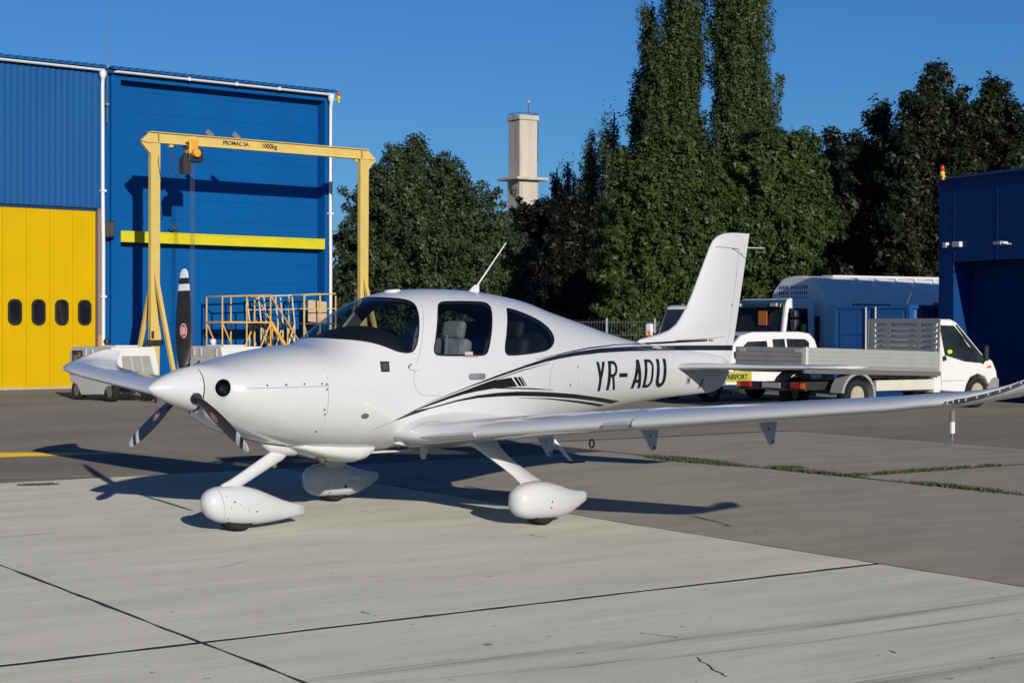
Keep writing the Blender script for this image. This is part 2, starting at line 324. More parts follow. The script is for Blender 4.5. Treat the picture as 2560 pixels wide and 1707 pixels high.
def corr(x0,x1,z0,z1,y,per,dep):
    b=B(); ring=[]; x=x0; k=0
    while x<x1-1e-6:
        for u,d in ((0,0),(.18*per,-dep),(.5*per,-dep),(.68*per,0)):
            if x+u<=x1: ring.append((x+u,y+d))
        x+=per
    ring.append((x1,y)); n=len(ring)
    b.add([(p[0],p[1],z0) for p in ring]+[(p[0],p[1],z1) for p in ring],[(i,i+1,n+i+1,n+i) for i in range(n-1)]); return b
corr(-16,1.62,5.03,8.80,-.02,.185,.03).build('corrugated_cladding',blue_s,HG,fixn=False)
B().box(-16,1.62,-.045,.0,5.0,5.028).build('cladding_trim',blue_d,HG)
B().box(-16,1.62,.01,.3,5.03,8.8).build('backing_wall',blue_d,HG)
B().box(1.66,1.925,.10,.5,0,8.8).build('wall_gap',blue,HG)
B().box(1.50,1.655,-.05,.45,0,5.0).build('door_post',mat('brown_grey_post',(.22,.17,.17),.6),HG)
B().box(1.49,1.60,-.06,-.05,1.12,1.48).build('notice_plate',mat('orange_notice',(.5,.22,.08),.6),HG)
# folding door leaves with rubber-framed oval panes
def oval(w,h,r,n=6):
    P=[]
    for cx,cz,a0 in ((w/2-r,h/2-r,0),(-w/2+r,h/2-r,90),(-w/2+r,-h/2+r,180),(w/2-r,-h/2+r,270)):
        for i in range(n+1): a=R(a0+90*i/n); P.append((cx+r*math.cos(a),cz+r*math.sin(a)))
    return P
def leaf(x0,x1):
    b=B(); n=6; pw=(x1-x0-.012)/n
    for i in range(n): b.box(x0+.006+i*pw+.003,x0+.006+(i+1)*pw-.003,.06,.13,.05,4.93)
    b.box(x0+.004,x1-.004,.068,.12,.05,4.93)
    o=b.build('door_leaf',yel_door,HG); cx=(x0+x1)/2
    P=oval(.40,.71,.17); Q=oval(.31,.62,.14); s=B()
    for y in (.018,.062):
        s.add([(cx+u,y,2.10+v) for u,v in P]+[(cx+u,y,2.10+v) for u,v in Q],[])
    m=len(P); fs=[]
    for i in range(m):
        j=(i+1)%m; fs+=[(i,j,m+j,m+i),(i,j,2*m+j,2*m+i),(m+i,m+j,3*m+j,3*m+i)]
    s.f+=fs; s.build('window_seal',rub,o)
    B().prism([(cx+u*1.02,2.10+v*1.02) for u,v in Q],.046,.057).build('window_pane',dglass,o)
for k in range(12): leaf(.784+.69-.69*(k+1),.784+.69-.69*k)
B().box(-16,1.5,.0,.3,-.05,.048).build('door_sill',conc,HG)
B().box(-16,1.5,.02,.5,4.935,5.0).build('door_header',blue_d,HG)
# right bay: blue frame, recessed panelled wall
B().box(1.93,2.22,-.0,.5,0,8.80).build('bay_pier',blue,HG)
B().box(9.22,9.51,-.0,.5,0,8.80).build('bay_pier',blue,HG)
B().box(2.22,9.22,-.0,.5,8.66,8.80).build('bay_lintel',blue,HG)
B().box(2.2,9.24,.42,.6,0,8.7).build('recessed_wall',blue_d,HG)
zz=0.02; row=0
while zz<8.6:
    h=min(.60,8.655-zz); x=2.225-( .0 if row%2 else .82)
    while x<9.2:
        a=max(x,2.225); b2=min(x+1.66,9.215)
        if b2-a>.05: B().box(a+.0004,b2-.0004,.385+rng.uniform(0,.0012),.425,zz+.0025,zz+h-.0025).build('wall_panel',blue,HG)
        x+=1.66
    zz+=.60; row+=1
B().box(2.225,9.215,-.015,.384,4.10,4.40).box(2.225,9.215,-.03,-.01,4.375,4.415).build('crossbeam',yel_beam,HG)
# roof sheets, gutters, downpipes
def roof(x0,x1):
    b=B(); per=.25; xs=[];x=x0
    while x<x1:
        xs+=[(x,0),(x+.06,.07),(x+.13,.07),(x+.19,0)]; x+=per
    xs=[p for p in xs if p[0]<=x1]; n=len(xs)
    b.add([(p[0],-.22,8.93+p[1]) for p in xs]+[(p[0],14,10.1+p[1]) for p in xs]+[(p[0],-.22,8.905) for p in xs],[(i,i+1,n+i+1,n+i) for i in range(n-1)]+[(2*n+i,2*n+i+1,i+1,i) for i in range(n-1)])
    return b.build('roof_sheet',blue_s,HG,fixn=False)
roof(-16,1.72); roof(1.86,9.6)
B().box(-16,9.5,-.1,14,8.805,8.9).build('eaves_board',blue_d,HG)
B().box(9.40,9.505,.5,14,0,8.8).box(-16,9.4,13.9,14,0,8.8).build('rear_wall',blue_s,HG)
def gutter(x0,x1,name='gutter'):
    r=.065; ring=lambda x:[(x,-.18+r*math.cos(a),8.87+r*math.sin(a)) for a in [R(180+i*18) for i in range(11)]]+[(x,-.18+(r-.008)*math.cos(a),8.87+(r-.008)*math.sin(a)) for a in [R(360-i*18) for i in range(11)]]
    B().loft([ring(x0),ring(x1)]).build(name,pvc,HG,smooth=50)
gutter(-16,1.60); gutter(1.96,9.40)
for x in (4.3,5.9,7.4): B().box(x-.03,x+.03,-.252,-.2,8.80,8.90).build('gutter_bracket',pvc,HG)
def pipe(x,z0,off):
    B().lathe([(0,.10),(.10,.10),(.22,.055)],(x,-.16,8.82),(0,0,-1),16).tube([(x,-.16,8.62),(x+.01,-.12,8.45),(x+off*.6,-.10,5.5),(x+off,-.10,4),(x+off,-.10,.1)],.052,12).build('downpipe',pvc,HG,smooth=40)
pipe(1.58,0,.05); pipe(9.34,0,.03)
for x,z in ((1.62,5.5),(1.63,2.55),(9.36,5.2)): B().box(x-.075,x+.075,-.16,-.03,z-.03,z+.03).build('pipe_clip',pvc,HG)
b=empty('box_speaker',HG.matrix_world@Vector((0,0,0)))
bpy.context.view_layer.update()
bpy.data.objects.remove(b)
HM=Matrix.Translation((-12.7114,48.5943,GZ))@Matrix.Rotation(R(41.2),4,'Z')
def hloc(x,y,z=0): return tuple(HM@Vector((x,y,z)))
e=empty('wall_speaker',hloc(1.78,-.02,4.2),R(41.2),'dark box speaker on the wall beside the white downpipe','speaker')
B().box(-.12,.12,-.25,-.02,0,.46).build('cabinet',blk,e,bevel=.02); B().box(-.09,.09,-.262,-.252,.04,.42).build('grille',mat('dark_grille',(.05,.05,.05),.7),e); B().box(-.03,.03,-.02,.12,.2,.26).build('bracket',steel,e)
def beacon(name,loc,rz,label,arm=.25,sc=.72):
    e=empty(name,loc,rz,label,'warning lamp'); e.scale=(sc,)*3
    B().lathe([(0,.055),(.05,.07),(.15,.07),(.2,.045),(.215,.0)],(0,0,.17),(0,0,1),14).build('lamp_glass',redl,e,smooth=40)
    B().lathe([(0,.05),(.05,.085),(.13,.085),(.17,.06)],(0,0,0),(0,0,1),14).build('lamp_base',yell,e,smooth=40)
    B().box(-.05,.05,-.02,.10,-.12,.02).box(-arm,.0,-.02,.02,-.03,.0).build('bracket',yell,e)
beacon('beacon_lamp',hloc(9.66,-.10,8.72),R(41.2),'red beacon lamp on the hangar roof corner beside the gutter')
e=empty('whip_mast',hloc(1.76,-.06,7.4),R(41.2),'thin lightning mast rising above the hangar roof','mast')
B().tube([(0,0,0),(0,0,1.6),(-.01,0,2.2)],.013,8).build('mast_tube',mat('dark_mast',(.10,.11,.12),.5),e); B().tube([(-.01,0,2.2),(-.06,0,5.6)],[.008,.005],6).build('mast_rod',mat('dark_mast'),e)
for z in (.5,1.55): B().box(-.05,.05,-.03,.16,z,z+.05).build('mast_clamp',steel,e)
# bird on the crossbeam
e=B(); rings=[]
for t,r,zc,xc in ((-.20,.006,-.03,0),(-.13,.022,-.02,0),(-.07,.05,0,0),(0,.065,.02,0),(.05,.055,.045,0),(.085,.034,.085,0),(.105,.032,.115,0),(.13,.022,.12,0),(.15,.006,.112,0),(.17,.002,.106,0)):
    rings.append([(t,xc+r*math.cos(a),zc+r*1.05*math.sin(a)) for a in [2*math.pi*k/10 for k in range(10)]])
e.loft(rings)
for s in (-.02,.02): e.tube([(.0,s,-.03),(.005,s,-.095)],.006,5)
o=e.build('pigeon',mat('pigeon_grey',(.06,.055,.06),.6),smooth=60,loc=hloc(3.95,-.02,4.415+.095),rot=(0,0,R(41.2+160)))
T(o,'grey pigeon perched on the yellow crossbeam of the hangar','bird')
# ---------------------------------------------------------------- right-hand building
RBM=Matrix.Translation((11.31,41.41,GZ))@Matrix.Rotation(R(-67.2),4,'Z')
RB=empty('workshop',(11.31,41.41,GZ),R(-67.2),'dark blue workshop with a roller door at the right edge','building')
nblue=mat('navy_wall_paint',(.001,.042,.18),.6,spec=.15,var=.06,scale=.6)
B().box(-2.23,-1.65,0,.5,0,5.33).build('wall_pier',nblue,RB)
B().box(-1.65,5.2,0,.5,3.33,5.33).build('wall_lintel',nblue,RB)
B().box(5.2,14,0,.5,0,5.33).build('wall_front',nblue,RB)
B().box(-2.23,14,.5,11,0,5.33).build('wall_body',nblue,RB)
B().box(-2.30,14.1,-.07,11.1,5.335,5.40).build('roof_edge',blue_d,RB)
for x in (-1.62,.0): B().box(x-.012,x+.012,-.008,-.0005,3.34,5.32).build('cover_strip',nblue,RB)
b=B(); z=0.02; sl=[]
while z<3.33:
    sl+=[(.43,z),(.405,z+.012),(.405,z+.050),(.43,z+.062)]; z+=.072
n=len(sl); b.add([(-1.655,y,z) for y,z in sl]+[(5.2,y,z) for y,z in sl],[(i,i+1,n+i+1,n+i) for i in range(n-1)])
b.build('roller_shutter',mat('navy_shutter',(.001,.038,.15),.6,spec=.15,var=.08,scale=1.2,dirt=.2,dirtcol=(.02,.05,.12),dscale=2),RB,fixn=False)
def rloc(x,y,z): return tuple(RBM@Vector((x,y,z)))
for x,wd,lb in ((-1.90,.16,'small white wall lamp, nearer the corner of the navy workshop'),(-1.45,.30,'wider white wall lamp above the roller door corner')):
    e=empty('wall_lamp',rloc(x,0,3.68),R(-67.2),lb,'wall lamp')
    B().box(-wd/2,wd/2,-.09,-.0,0,.13).build('lamp_body',wht,e,bevel=.012); B().box(-wd/2+.02,wd/2-.02,-.097,-.091,.02,.11).build('lamp_cover',mat('opal_cover',(.6,.6,.52),.3),e)
e=empty('flood_lamp',rloc(.5,0,3.68),R(-67.2),'flood lamp on an arm on the navy workshop wall','flood lamp')
B().bar((0,0,0),(0,-.22,.0),.03).build('arm',steel,e); B().box(-.12,.14,-.42,-.2,-.03,.05).build('lamp_body',mat('lamp_grey',(.35,.36,.36),.5),e,bevel=.01); B().box(.05,.2,-.38,-.24,-.01,.03).build('lens',wht,e)
beacon('beacon_lamp',rloc(-1.97,-.1,5.42),R(-67.2),'red and yellow beacon lamp on the navy workshop roof corner',.05)
# ---------------------------------------------------------------- concrete water tower
TW=empty('water_tower',(1.05,180,0),R(33),'tall square concrete tower with a projecting slab','tower'); TW.scale=(1.07,1.07,1)
tconc=mat('stained_concrete',(.50,.455,.38),.9,var=.14,scale=.5,stretch=(2.2,2.2,.22),dirt=.75,dirtcol=(.24,.21,.17),dscale=.7)
B().box(-1.05,1.05,-1.05,1.05,0,16.44).build('lower_shaft',tconc,TW,bevel=.05)
B().box(-1.0,1.0,-1.0,1.0,16.75,22.5).build('upper_shaft',tconc,TW,bevel=.08)
B().box(-1.12,1.12,-1.12,1.12,22.5,23.0).build('cap',tconc,TW,bevel=.06)
b=B(); b.loft([[(-1.7,-1.7,16.44),(1.7,-1.7,16.44),(1.7,1.7,16.44),(-1.7,1.7,16.44)],[(-1.75,-1.75,16.5),(1.75,-1.75,16.5),(1.75,1.75,16.5),(-1.75,1.75,16.5)],[(-1.75,-1.75,16.72),(1.75,-1.75,16.72),(1.75,1.75,16.72),(-1.75,1.75,16.72)]]).build('platform_slab',tconc,TW)
b=B(); 
for y in (-.2,.2): b.tube([(1.0,y,23.1),(1.55,y,23.1),(1.55,y,18.4)],.035,6)
for z in np.arange(18.5,23,.35): b.tube([(1.55,-.2,z),(1.55,.2,z)],.02,5)
for z in (18.4,20.0,21.6): b.tube([(1.0,0,z),(1.55,0,z)],.04,5)
b.build('ladder',mat('rusty_dark_steel',(.06,.055,.05),.7),TW)
b=B()
for x,y in ((-1,-1),(1,-1),(1,1),(-1,1)): b.tube([(x,y,23),(x,y,23.22)],.03,5)
for p,q in (((-1,-1),(1,-1)),((1,-1),(1,1)),((1,1),(-1,1)),((-1,1),(-1,-1))): b.tube([(*p,23.2),(*q,23.2)],.03,5)
b.build('top_rail',MATS['rusty_dark_steel'],TW)
B().tube([(.75,.2,23),(.75,.2,24.4)],.04,6).build('lamp_mast',MATS['rusty_dark_steel'],TW)
B().lathe([(0,.08),(.1,.16),(.25,.16),(.36,.05)],(.75,.2,24.35),(0,0,1),10).build('obstruction_lamp',mat('pink_lamp',(.6,.25,.22),.4),TW)
# ---------------------------------------------------------------- mesh fence
FN=empty('mesh_fence',(2.2,62,GZ),R(8),'galvanised mesh fence panels beneath the dark trees','fence')
for k in range(4):
    x0=-.6+k*1.72
    for q in (0,.0): pass
    b=B()
    for x in np.arange(x0+.08,x0+1.66,.10): b.bar((x,0,.05),(x,0,1.98),.007)
    for z in (.1,.55,1.0,1.45,1.9): b.bar((x0+.05,-.012,z),(x0+1.68,-.012,z),.010)
    b.build('mesh_panel',mat('shaded_fence_wire',(.10,.105,.11),.6),FN)  # wire colour darkened to paint in the shade under the trees
    B().box(x0-.035,x0+.035,-.05,.05,0,2.04).build('fence_post',mat('fence_post_grey',(.24,.25,.26),.6),FN)
    B().bar((x0+.06,0,1.2),(x0+.5,.0,.1),.05).build('fence_brace',mat('fence_post_grey'),FN)
# ================================================================ TREES
def tree(name,base,ells,n,leaf,m,trunk_r,label,seed,group=None,clump=.45,upright=0,cat='tree',per=46,bark=None,droop=.15,rise=.55):
    n=int(n*4.2); r=np.random.default_rng(seed); root=empty(name,(base[0],base[1],GZ),0,label,cat,group)
    E=np.array(ells,float); vol=(E[:,3]*E[:,4]*E[:,5])**(2/3); pr=vol/vol.sum(); K=6
    nb=max(12,int(n*.82)//(per*K)); idx=r.choice(len(E),nb,p=pr); db=r.normal(size=(nb,3)); db[:,2]+=.15; db/=np.linalg.norm(db,axis=1)[:,None]
    tip=E[idx,:3]+db*E[idx,3:6]*r.uniform(.68,1.12,nb)[:,None]
    ax=E[:,:2].mean(0); hz=np.linalg.norm(tip[:,:2]-ax,axis=1)
    base=np.c_[np.tile(ax,(nb,1))+.12*(tip[:,:2]-ax),np.maximum(tip[:,2]-rise*hz-.25*rise,.3)]
    t=np.linspace(.42,1.03,K); bend=np.sin(np.pi*t)*.06
    C=base[:,None,:]*(1-t)[None,:,None]+tip[:,None,:]*t[None,:,None]; C[:,:,2]+=bend[None,:]*hz[:,None]; C=(C+r.normal(0,.10,C.shape)).reshape(-1,3)
    d=np.repeat(db,K,axis=0); cs=np.tile(clump*(1.25-.78*t),nb)*(.75+.5*r.random(nb*K))
    # sparse shaded heart of the crown
    mcore=max(10,int(n*.18)//per); ic=r.choice(len(E),mcore,p=pr); dc=r.normal(size=(mcore,3)); dc/=np.linalg.norm(dc,axis=1)[:,None]
    C=np.r_[C,E[ic,:3]+dc*E[ic,3:6]*r.uniform(.1,.62,mcore)[:,None]]; d=np.r_[d,dc]; cs=np.r_[cs,clump*np.ones(mcore)*1.2]
    C[:,2]=np.maximum(C[:,2],.25); nc=len(C); limbs=[(base[k],tip[k]) for k in r.choice(nb,min(nb,16),replace=False)]
    ci=np.repeat(np.arange(nc),per); N=len(ci)
    off=r.normal(size=(N,3)); ln=np.linalg.norm(off,axis=1)[:,None]; od=off/ln; off=od*np.minimum(ln,1.9)*.5
    P=C[ci]+off*cs[ci][:,None]*np.array([1,1,1+1.6*upright])
    out=od*.75+d[ci]*.35+r.normal(0,.42,(N,3))+np.array([0,0,.4]); out/=np.linalg.norm(out,axis=1)[:,None]
    u=np.cross(out,r.normal(size=(N,3))); u/=np.linalg.norm(u,axis=1)[:,None]; 
    u[:,2]-=droop; u/=np.linalg.norm(u,axis=1)[:,None]
    v=np.cross(out,u); s=leaf*(.55+.8*r.random(N))[:,None]
    V=np.stack([P-u*s*.55+v*s*.25,P+u*s*.65,P-u*s*.35-v*s*.42+out*s*.08],1).reshape(-1,3); V[:,2]=np.maximum(V[:,2],.02)
    arr_obj('crown',V,np.arange(3*N).reshape(-1,3),m,root)
    # trunk and limbs
    top=max(e[2] for e in ells); b=B(); rr=random.Random(seed)
    cx=sum(e[0] for e in ells)/len(ells); cy=sum(e[1] for e in ells)/len(ells)
    b.tube([(0,0,-.05),(.05,.02,top*.25),(cx*.4-.06,cy*.4+.05,top*.5),(cx*.7,cy*.7,top*.75),(cx,cy,top)],[trunk_r*1.25,trunk_r,trunk_r*.75,trunk_r*.45,trunk_r*.15],9)
    for p,q in limbs:
        p=Vector(p); q=Vector(q); mid=p.lerp(q,.5)+Vector((0,0,.05*(q-p).length)); rad0=trunk_r*.32
        b.tube([p,mid,q],[rad0,rad0*.55,rad0*.12],6)
    b.build('trunk',bark or BARK,root,smooth=60)
    return root
BARK=mat('bark',(.10,.085,.07),.9,var=.3,scale=3,stretch=(3,3,.6))
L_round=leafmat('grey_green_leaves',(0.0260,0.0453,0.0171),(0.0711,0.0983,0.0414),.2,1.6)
L_shaded=leafmat('shaded_leaves',(0.0040,0.0065,0.0030),(0.0100,0.0135,0.0055),.15,1.6)  # near-black leaf tone stands in for deep shade
L_lime=leafmat('bright_green_leaves',(0.0259,0.0492,0.0108),(0.0738,0.1135,0.0239),.3,1.4)
L_pop=leafmat('poplar_leaves',(0.0298,0.0522,0.0162),(0.0816,0.1152,0.0361),.2,1.2)
L_pop2=leafmat('bluish_poplar_leaves',(0.030,0.054,0.027),(0.075,0.108,0.054),.2,1.2)
L_maple=leafmat('shaded_maple_leaves',(0.0088,0.0145,0.0059),(0.0298,0.0414,0.0127),.18,1.4)  # shade from beyond the right edge put into the leaf tone
def P(px,d): return ((px-1280)/4437*d,d)
def Z(py,d): return CAM_H+(815-py)/4437*d
def W_(w,d): return w/4437*d
# broad rounded tree behind the gantry
tree('broad_tree',P(1050,78),[(-.1,0,5.0,3.6,3.2,3.9),(-2.3,0,3.2,1.9,2,3.0),(2.3,.3,3.8,2.0,2.2,3.3),(-.6,-.4,7.6,2.2,2,2.2),(1.3,0,7.0,1.7,1.7,1.9),(-2.9,.8,4.6,1.0,1.4,2.2),(0,-1,2.2,3.6,2.4,2.0),(3.4,.3,4.0,1.6,1.8,3.4)],58000,.150,L_round,.28,'broad rounded dusty green tree beside the hangar, behind the gantry',11,clump=.5)
# thicket in the gap, deep shade painted into its leaves
tree('shade_tree',P(1350,92),[(0,0,3.0,2.9,2.5,3.3),(-1.6,0,3.6,1.6,1.5,3.5),(1.5,0,4.2,1.9,1.5,3.9),(0,0,5.9,2.3,1.6,2.4),(1.6,.1,6.6,1.4,1.3,1.6)],34000,.17,L_shaded,.2,'low tree with shade-blackened leaves in front of the concrete tower',12,clump=.5)
tree('shade_tree',P(1450,88),[(0,0,2.8,2.4,2.2,3.0),(1.0,0,4.4,1.7,1.5,3.0),(-.8,.2,5.2,1.6,1.4,2.8)],26000,.17,L_shaded,.2,'tree with shade-blackened leaves above the mesh fence, left of the poplars',13,clump=.5)
def poplar(px,d,w,ytop,label,seed,m,n,zb=.5,lean=0):
    H=Z(ytop,d); r=W_(w,d)/2; ells=[]; rr=random.Random(seed)
    k=int(H/1.1)
    for i in range(k):
        f=i/(k-1); z=zb+(H-zb)*f; rad=r*(1.25-.42*f)*(min(1,.55+f*3) if f<.18 else 1)*(1 if f<.66 else max(.2,1-((f-.66)/.34)**2*.8))
        ells.append((lean*f+rr.uniform(-.28,.28)*r,rr.uniform(-.28,.28)*r,z,rad*.80,rad*.80,1.15))
        a=rr.uniform(0,6.28); ells.append((lean*f+.62*rad*math.cos(a),.62*rad*math.sin(a),z+.3,rad*.45,rad*.45,1.5))
    return tree('poplar_tree',P(px,d),ells,n,.140,m,.25,label,seed,'tall poplars behind the apron',clump=.40,upright=.7,per=40,rise=2.6)
poplar(1692,86,180,-160,'tall columnar poplar, left of the two tallest',21,L_pop,52000)
poplar(1870,85,208,-260,'tall columnar poplar, right and wider of the two tallest',22,L_pop,62000)
poplar(1622,88,110,60,'slimmer poplar shoulder left of the tallest pair',23,L_pop,16000)
poplar(1528,90,150,295,'short bluish poplar at the left end of the poplar row',24,L_pop2,14000)
poplar(1478,92,70,375,'lowest slim poplar of the row, beside the short bluish one',28,L_pop2,8000)
poplar(1420,110,44,415,'small dark poplar top close to the concrete tower',25,leafmat('dark_poplar_leaves',(.010,.020,.012),(.026,.040,.024),.2,1.2),7000)
poplar(1388,111,34,430,'tiny poplar tip touching the tower slab',26,MATS.get('x') or bpy.data.materials['dark_poplar_leaves'],4000)
poplar(1455,109,34,480,'second tiny poplar tip right of the tower',27,bpy.data.materials['dark_poplar_leaves'],4000)
# lime trees in front of the poplars
tree('lime_tree',P(1660,66),[(0,0,3.9,2.5,2.3,3.0),(-1.3,-.2,3.3,1.5,1.5,2.4),(1.2,0,4.6,2.0,2,2.8),(-.3,0,6.3,1.8,1.6,2.0),(.6,.2,7.6,1.3,1.2,1.7),(-.9,.2,7.2,1.1,1.1,1.5)],43000,.165,L_lime,.24,'bright green lime tree directly behind the tail fin, left of a pair',31,'lime trees behind the parked trucks',clump=.5)
tree('lime_tree',P(1880,68),[(0,0,4.6,2.5,2.4,3.6),(1.1,0,5.6,1.7,1.7,2.8),(-1.2,.2,4.2,2.0,1.8,3.0),(.3,0,7.8,1.6,1.5,1.9),(1.7,.2,7.0,.9,.9,1.4),(1.95,.2,8.0,1.1,1,1.5),(2.2,0,6.2,1.2,1.2,1.8)],40000,.165,L_lime,.24,'bright green lime tree above the tanker truck, right of a pair',32,'lime trees behind the parked trucks',clump=.5)
# maples on the right, shade painted into their leaf colour
def maple(px,d,w,ytop,label,seed,n):
    H=Z(ytop,d); r=W_(w,d)/2
    tree('maple_tree',P(px,d),[(0,0,H*.36,r,r*.9,H*.36),(-.35*r,0,H*.6,r*.7,r*.7,H*.28),(.4*r,.1,H*.58,r*.65,r*.6,H*.27),(.05*r,0,H*.84,r*.30,r*.3,H*.17),(-.5*r,.1,H*.78,r*.2,r*.2,H*.14),(.48*r,0,H*.80,r*.2,r*.2,H*.14)],n,.18,L_maple,.2,label,seed,'shade-darkened maples on the right',clump=.55,per=34)
maple(2068,80,270,335,'lowest shade-darkened maple, beside the bright lime tree',41,17000)
maple(2185,77,230,262,'shade-darkened maple of middle height above the tanker',42,17000)
maple(2330,74,270,168,'tall shade-darkened maple behind the red beacon of the workshop',43,24000)
maple(2460,73,230,178,'tall shade-darkened maple rising over the workshop roof',44,20000)
maple(2590,72,240,215,'shade-darkened maple cut by the right edge of the picture',45,16000)
# far hedge mass closing the horizon
r=np.random.default_rng(9); n=70000
x=r.uniform(-60,90,n); y=r.uniform(120,135,n); z=np.abs(r.normal(0,1,n))*1.6+r.random(n)*2.2
a=r.normal(size=(n,3)); a/=np.linalg.norm(a,axis=1)[:,None]; b_=np.cross(a,r.normal(size=(n,3))); b_/=np.linalg.norm(b_,axis=1)[:,None]; Pn=np.c_[x,y,z]; s=.45
V=np.stack([Pn-a*s,Pn+b_*s*.6,Pn+a*s,Pn-b_*s*.6],1).reshape(-1,3)
T(arr_obj('far_wood',V,np.arange(4*n).reshape(-1,4),L_shaded),'dark far wood along the horizon behind the trees','wood',kind='stuff')
# ================================================================ GANTRY CRANE
cream=mat('crane_yellow_paint',(.62,.46,.14),.5,spec=.25,var=.06,scale=2,dirt=.2,dirtcol=(.45,.33,.12),dscale=3)
blackp=mat('black_lettering',(.015,.015,.016),.6)
CR=empty('gantry_crane',hloc(0,-2.8,0),R(41.2),'yellow gantry crane with hoist in front of the blue hangar bay','gantry crane')
prof=[(1.26,6.67),(1.53,6.905),(8.77,6.905),(9.05,6.67),(8.95,6.655),(1.38,6.655)]
B().prism(prof,-.035,.035).build('beam_web',cream,CR)
B().box(1.53,8.77,-.10,.10,6.905,6.93).build('top_flange',cream,CR); B().box(1.36,8.95,-.10,.10,6.63,6.655).build('bottom_flange',cream,CR)
for x in (1.78,8.52): B().box(x-.012,x+.012,-.095,.095,6.655,6.905).build('end_stiffener',mat('worn_grey_paint',(.3,.27,.2),.7),CR)
for sx,x0,x1 in ((1,1.55,1.83),(-1,8.47,8.77)):
    b=B(); b.loft([[(x0,-.07,6.63),(x1,-.07,6.63),(x1,.07,6.63),(x0,.07,6.63)],[(x0,-.07,.25),(x1-.02,-.07,.25),(x1-.02,.07,.25),(x0,.07,.25)]]).build('leg',cream,CR)
    g=[(1.26,6.63),(1.55,6.63),(1.55,6.33)] if sx>0 else [(9.05,6.63),(8.77,6.33),(8.77,6.63)]
    B().prism(g,-.05,.05).build('corner_gusset',cream,CR)
    xm=(x0+x1)/2
    for s in (-1,1): B().bar((xm,s*.05,3.15),(xm,s*1.12,.20),.10,.10).build('brace',cream,CR)
    B().box(xm-.08,xm+.08,-1.35,1.35,.14,.26).build('base_beam',cream,CR)
    for s in (-1.2,1.2): B().lathe([(-.03,.13),(.03,.13)],(xm,s,.13),(1,0,0),16).build('castor',rub,CR)
B().box(1.50,1.82,-.16,-.08,1.35,1.72).build('control_box',cream,CR,bevel=.02)
B().box(1.46,1.86,-.18,.1,1.22,1.36).box(1.50,1.58,-.20,-.17,1.4,1.6).build('tie_wrap',blk,CR,bevel=.02)
HO=B().box(2.70,2.98,-.12,.12,6.40,6.80).build('hoist_trolley',mat('hoist_orange',(.75,.36,.04),.4),CR,bevel=.03)
B().lathe([(-.02,.11),(.16,.11),(.17,.05),(.18,.05)],(2.84,-.14,6.42),(0,-1,0),18).build('motor_cap',MATS['hoist_orange'],HO,smooth=40)
B().box(2.66,3.12,-.16,.14,6.19,6.40).box(2.98,3.14,-.10,.12,6.22,6.56).build('gear_case',blk,HO,bevel=.02)
B().box(2.62,2.72,-.1,.1,6.55,6.72).build('limit_switch',mat('dark_brown_box',(.06,.04,.03),.6),HO)
b=B(); b.loft([[(2.52,-.1,5.86),(2.74,-.1,5.86),(2.74,.1,5.86),(2.52,.1,5.86)],[(2.50,-.12,6.22),(2.76,-.12,6.22),(2.76,.12,6.22),(2.50,.12,6.22)],[(2.60,-.05,6.42),(2.74,-.05,6.42),(2.74,.05,6.42),(2.60,.05,6.42)]]).build('chain_bag',mat('dark_canvas',(.035,.028,.03),.8),HO)
b=B()
for x in (2.80,2.84,2.875,2.915): b.tube([(x,0,6.2),(x+.005,0,.95)],.0055,5)
b.build('chain',mat('dark_chain',(.07,.075,.085),.5,metal=.5),HO,kind='stuff'); B().lathe([(0,.03),(.05,.06),(.15,.06),(.2,.02)],(2.84,0,.78),(0,0,1),10).tube([(2.84,0,.78),(2.84,0,.70),(2.89,0,.66),(2.91,0,.71)],.018,6).build('hook',blk,HO)
for p in (((1.84,0,6.6),(1.75,-.1,6.1),(1.84,-.1,5.6)),((2.15,0,6.64),(2.2,0,6.0),(2.45,0,5.72),(2.55,0,5.9)),((2.25,0,6.64),(2.32,0,6.1),(2.5,0,5.8))):
    B().tube(p,.010,5).build('festoon_cable',blk,CR)
for x in (2.18,8.33): B().box(x-.05,x+.06,-.05,.05,6.55,6.63).build('end_stop',cream,CR)
for x in (3.35,4.2):
    b=B(); b.box(-.12,.12,-.03,.03,0,.13,Matrix.Translation((x,0,6.95))@Matrix.Rotation(R(32),4,'Y')@Matrix.Rotation(R(12),4,'X')).build('flood_lamp_head',mat('floodlight_grey',(.16,.18,.20),.5),CR)
text_mesh('PROMAC SA',.155,blackp,CR,(3.80,-.040,6.735),(R(90),0,0),sx=.98,bold=.004); text_mesh('1000kg',.18,blackp,CR,(5.06,-.040,6.725),(R(90),0,0),sx=.98,bold=.004)
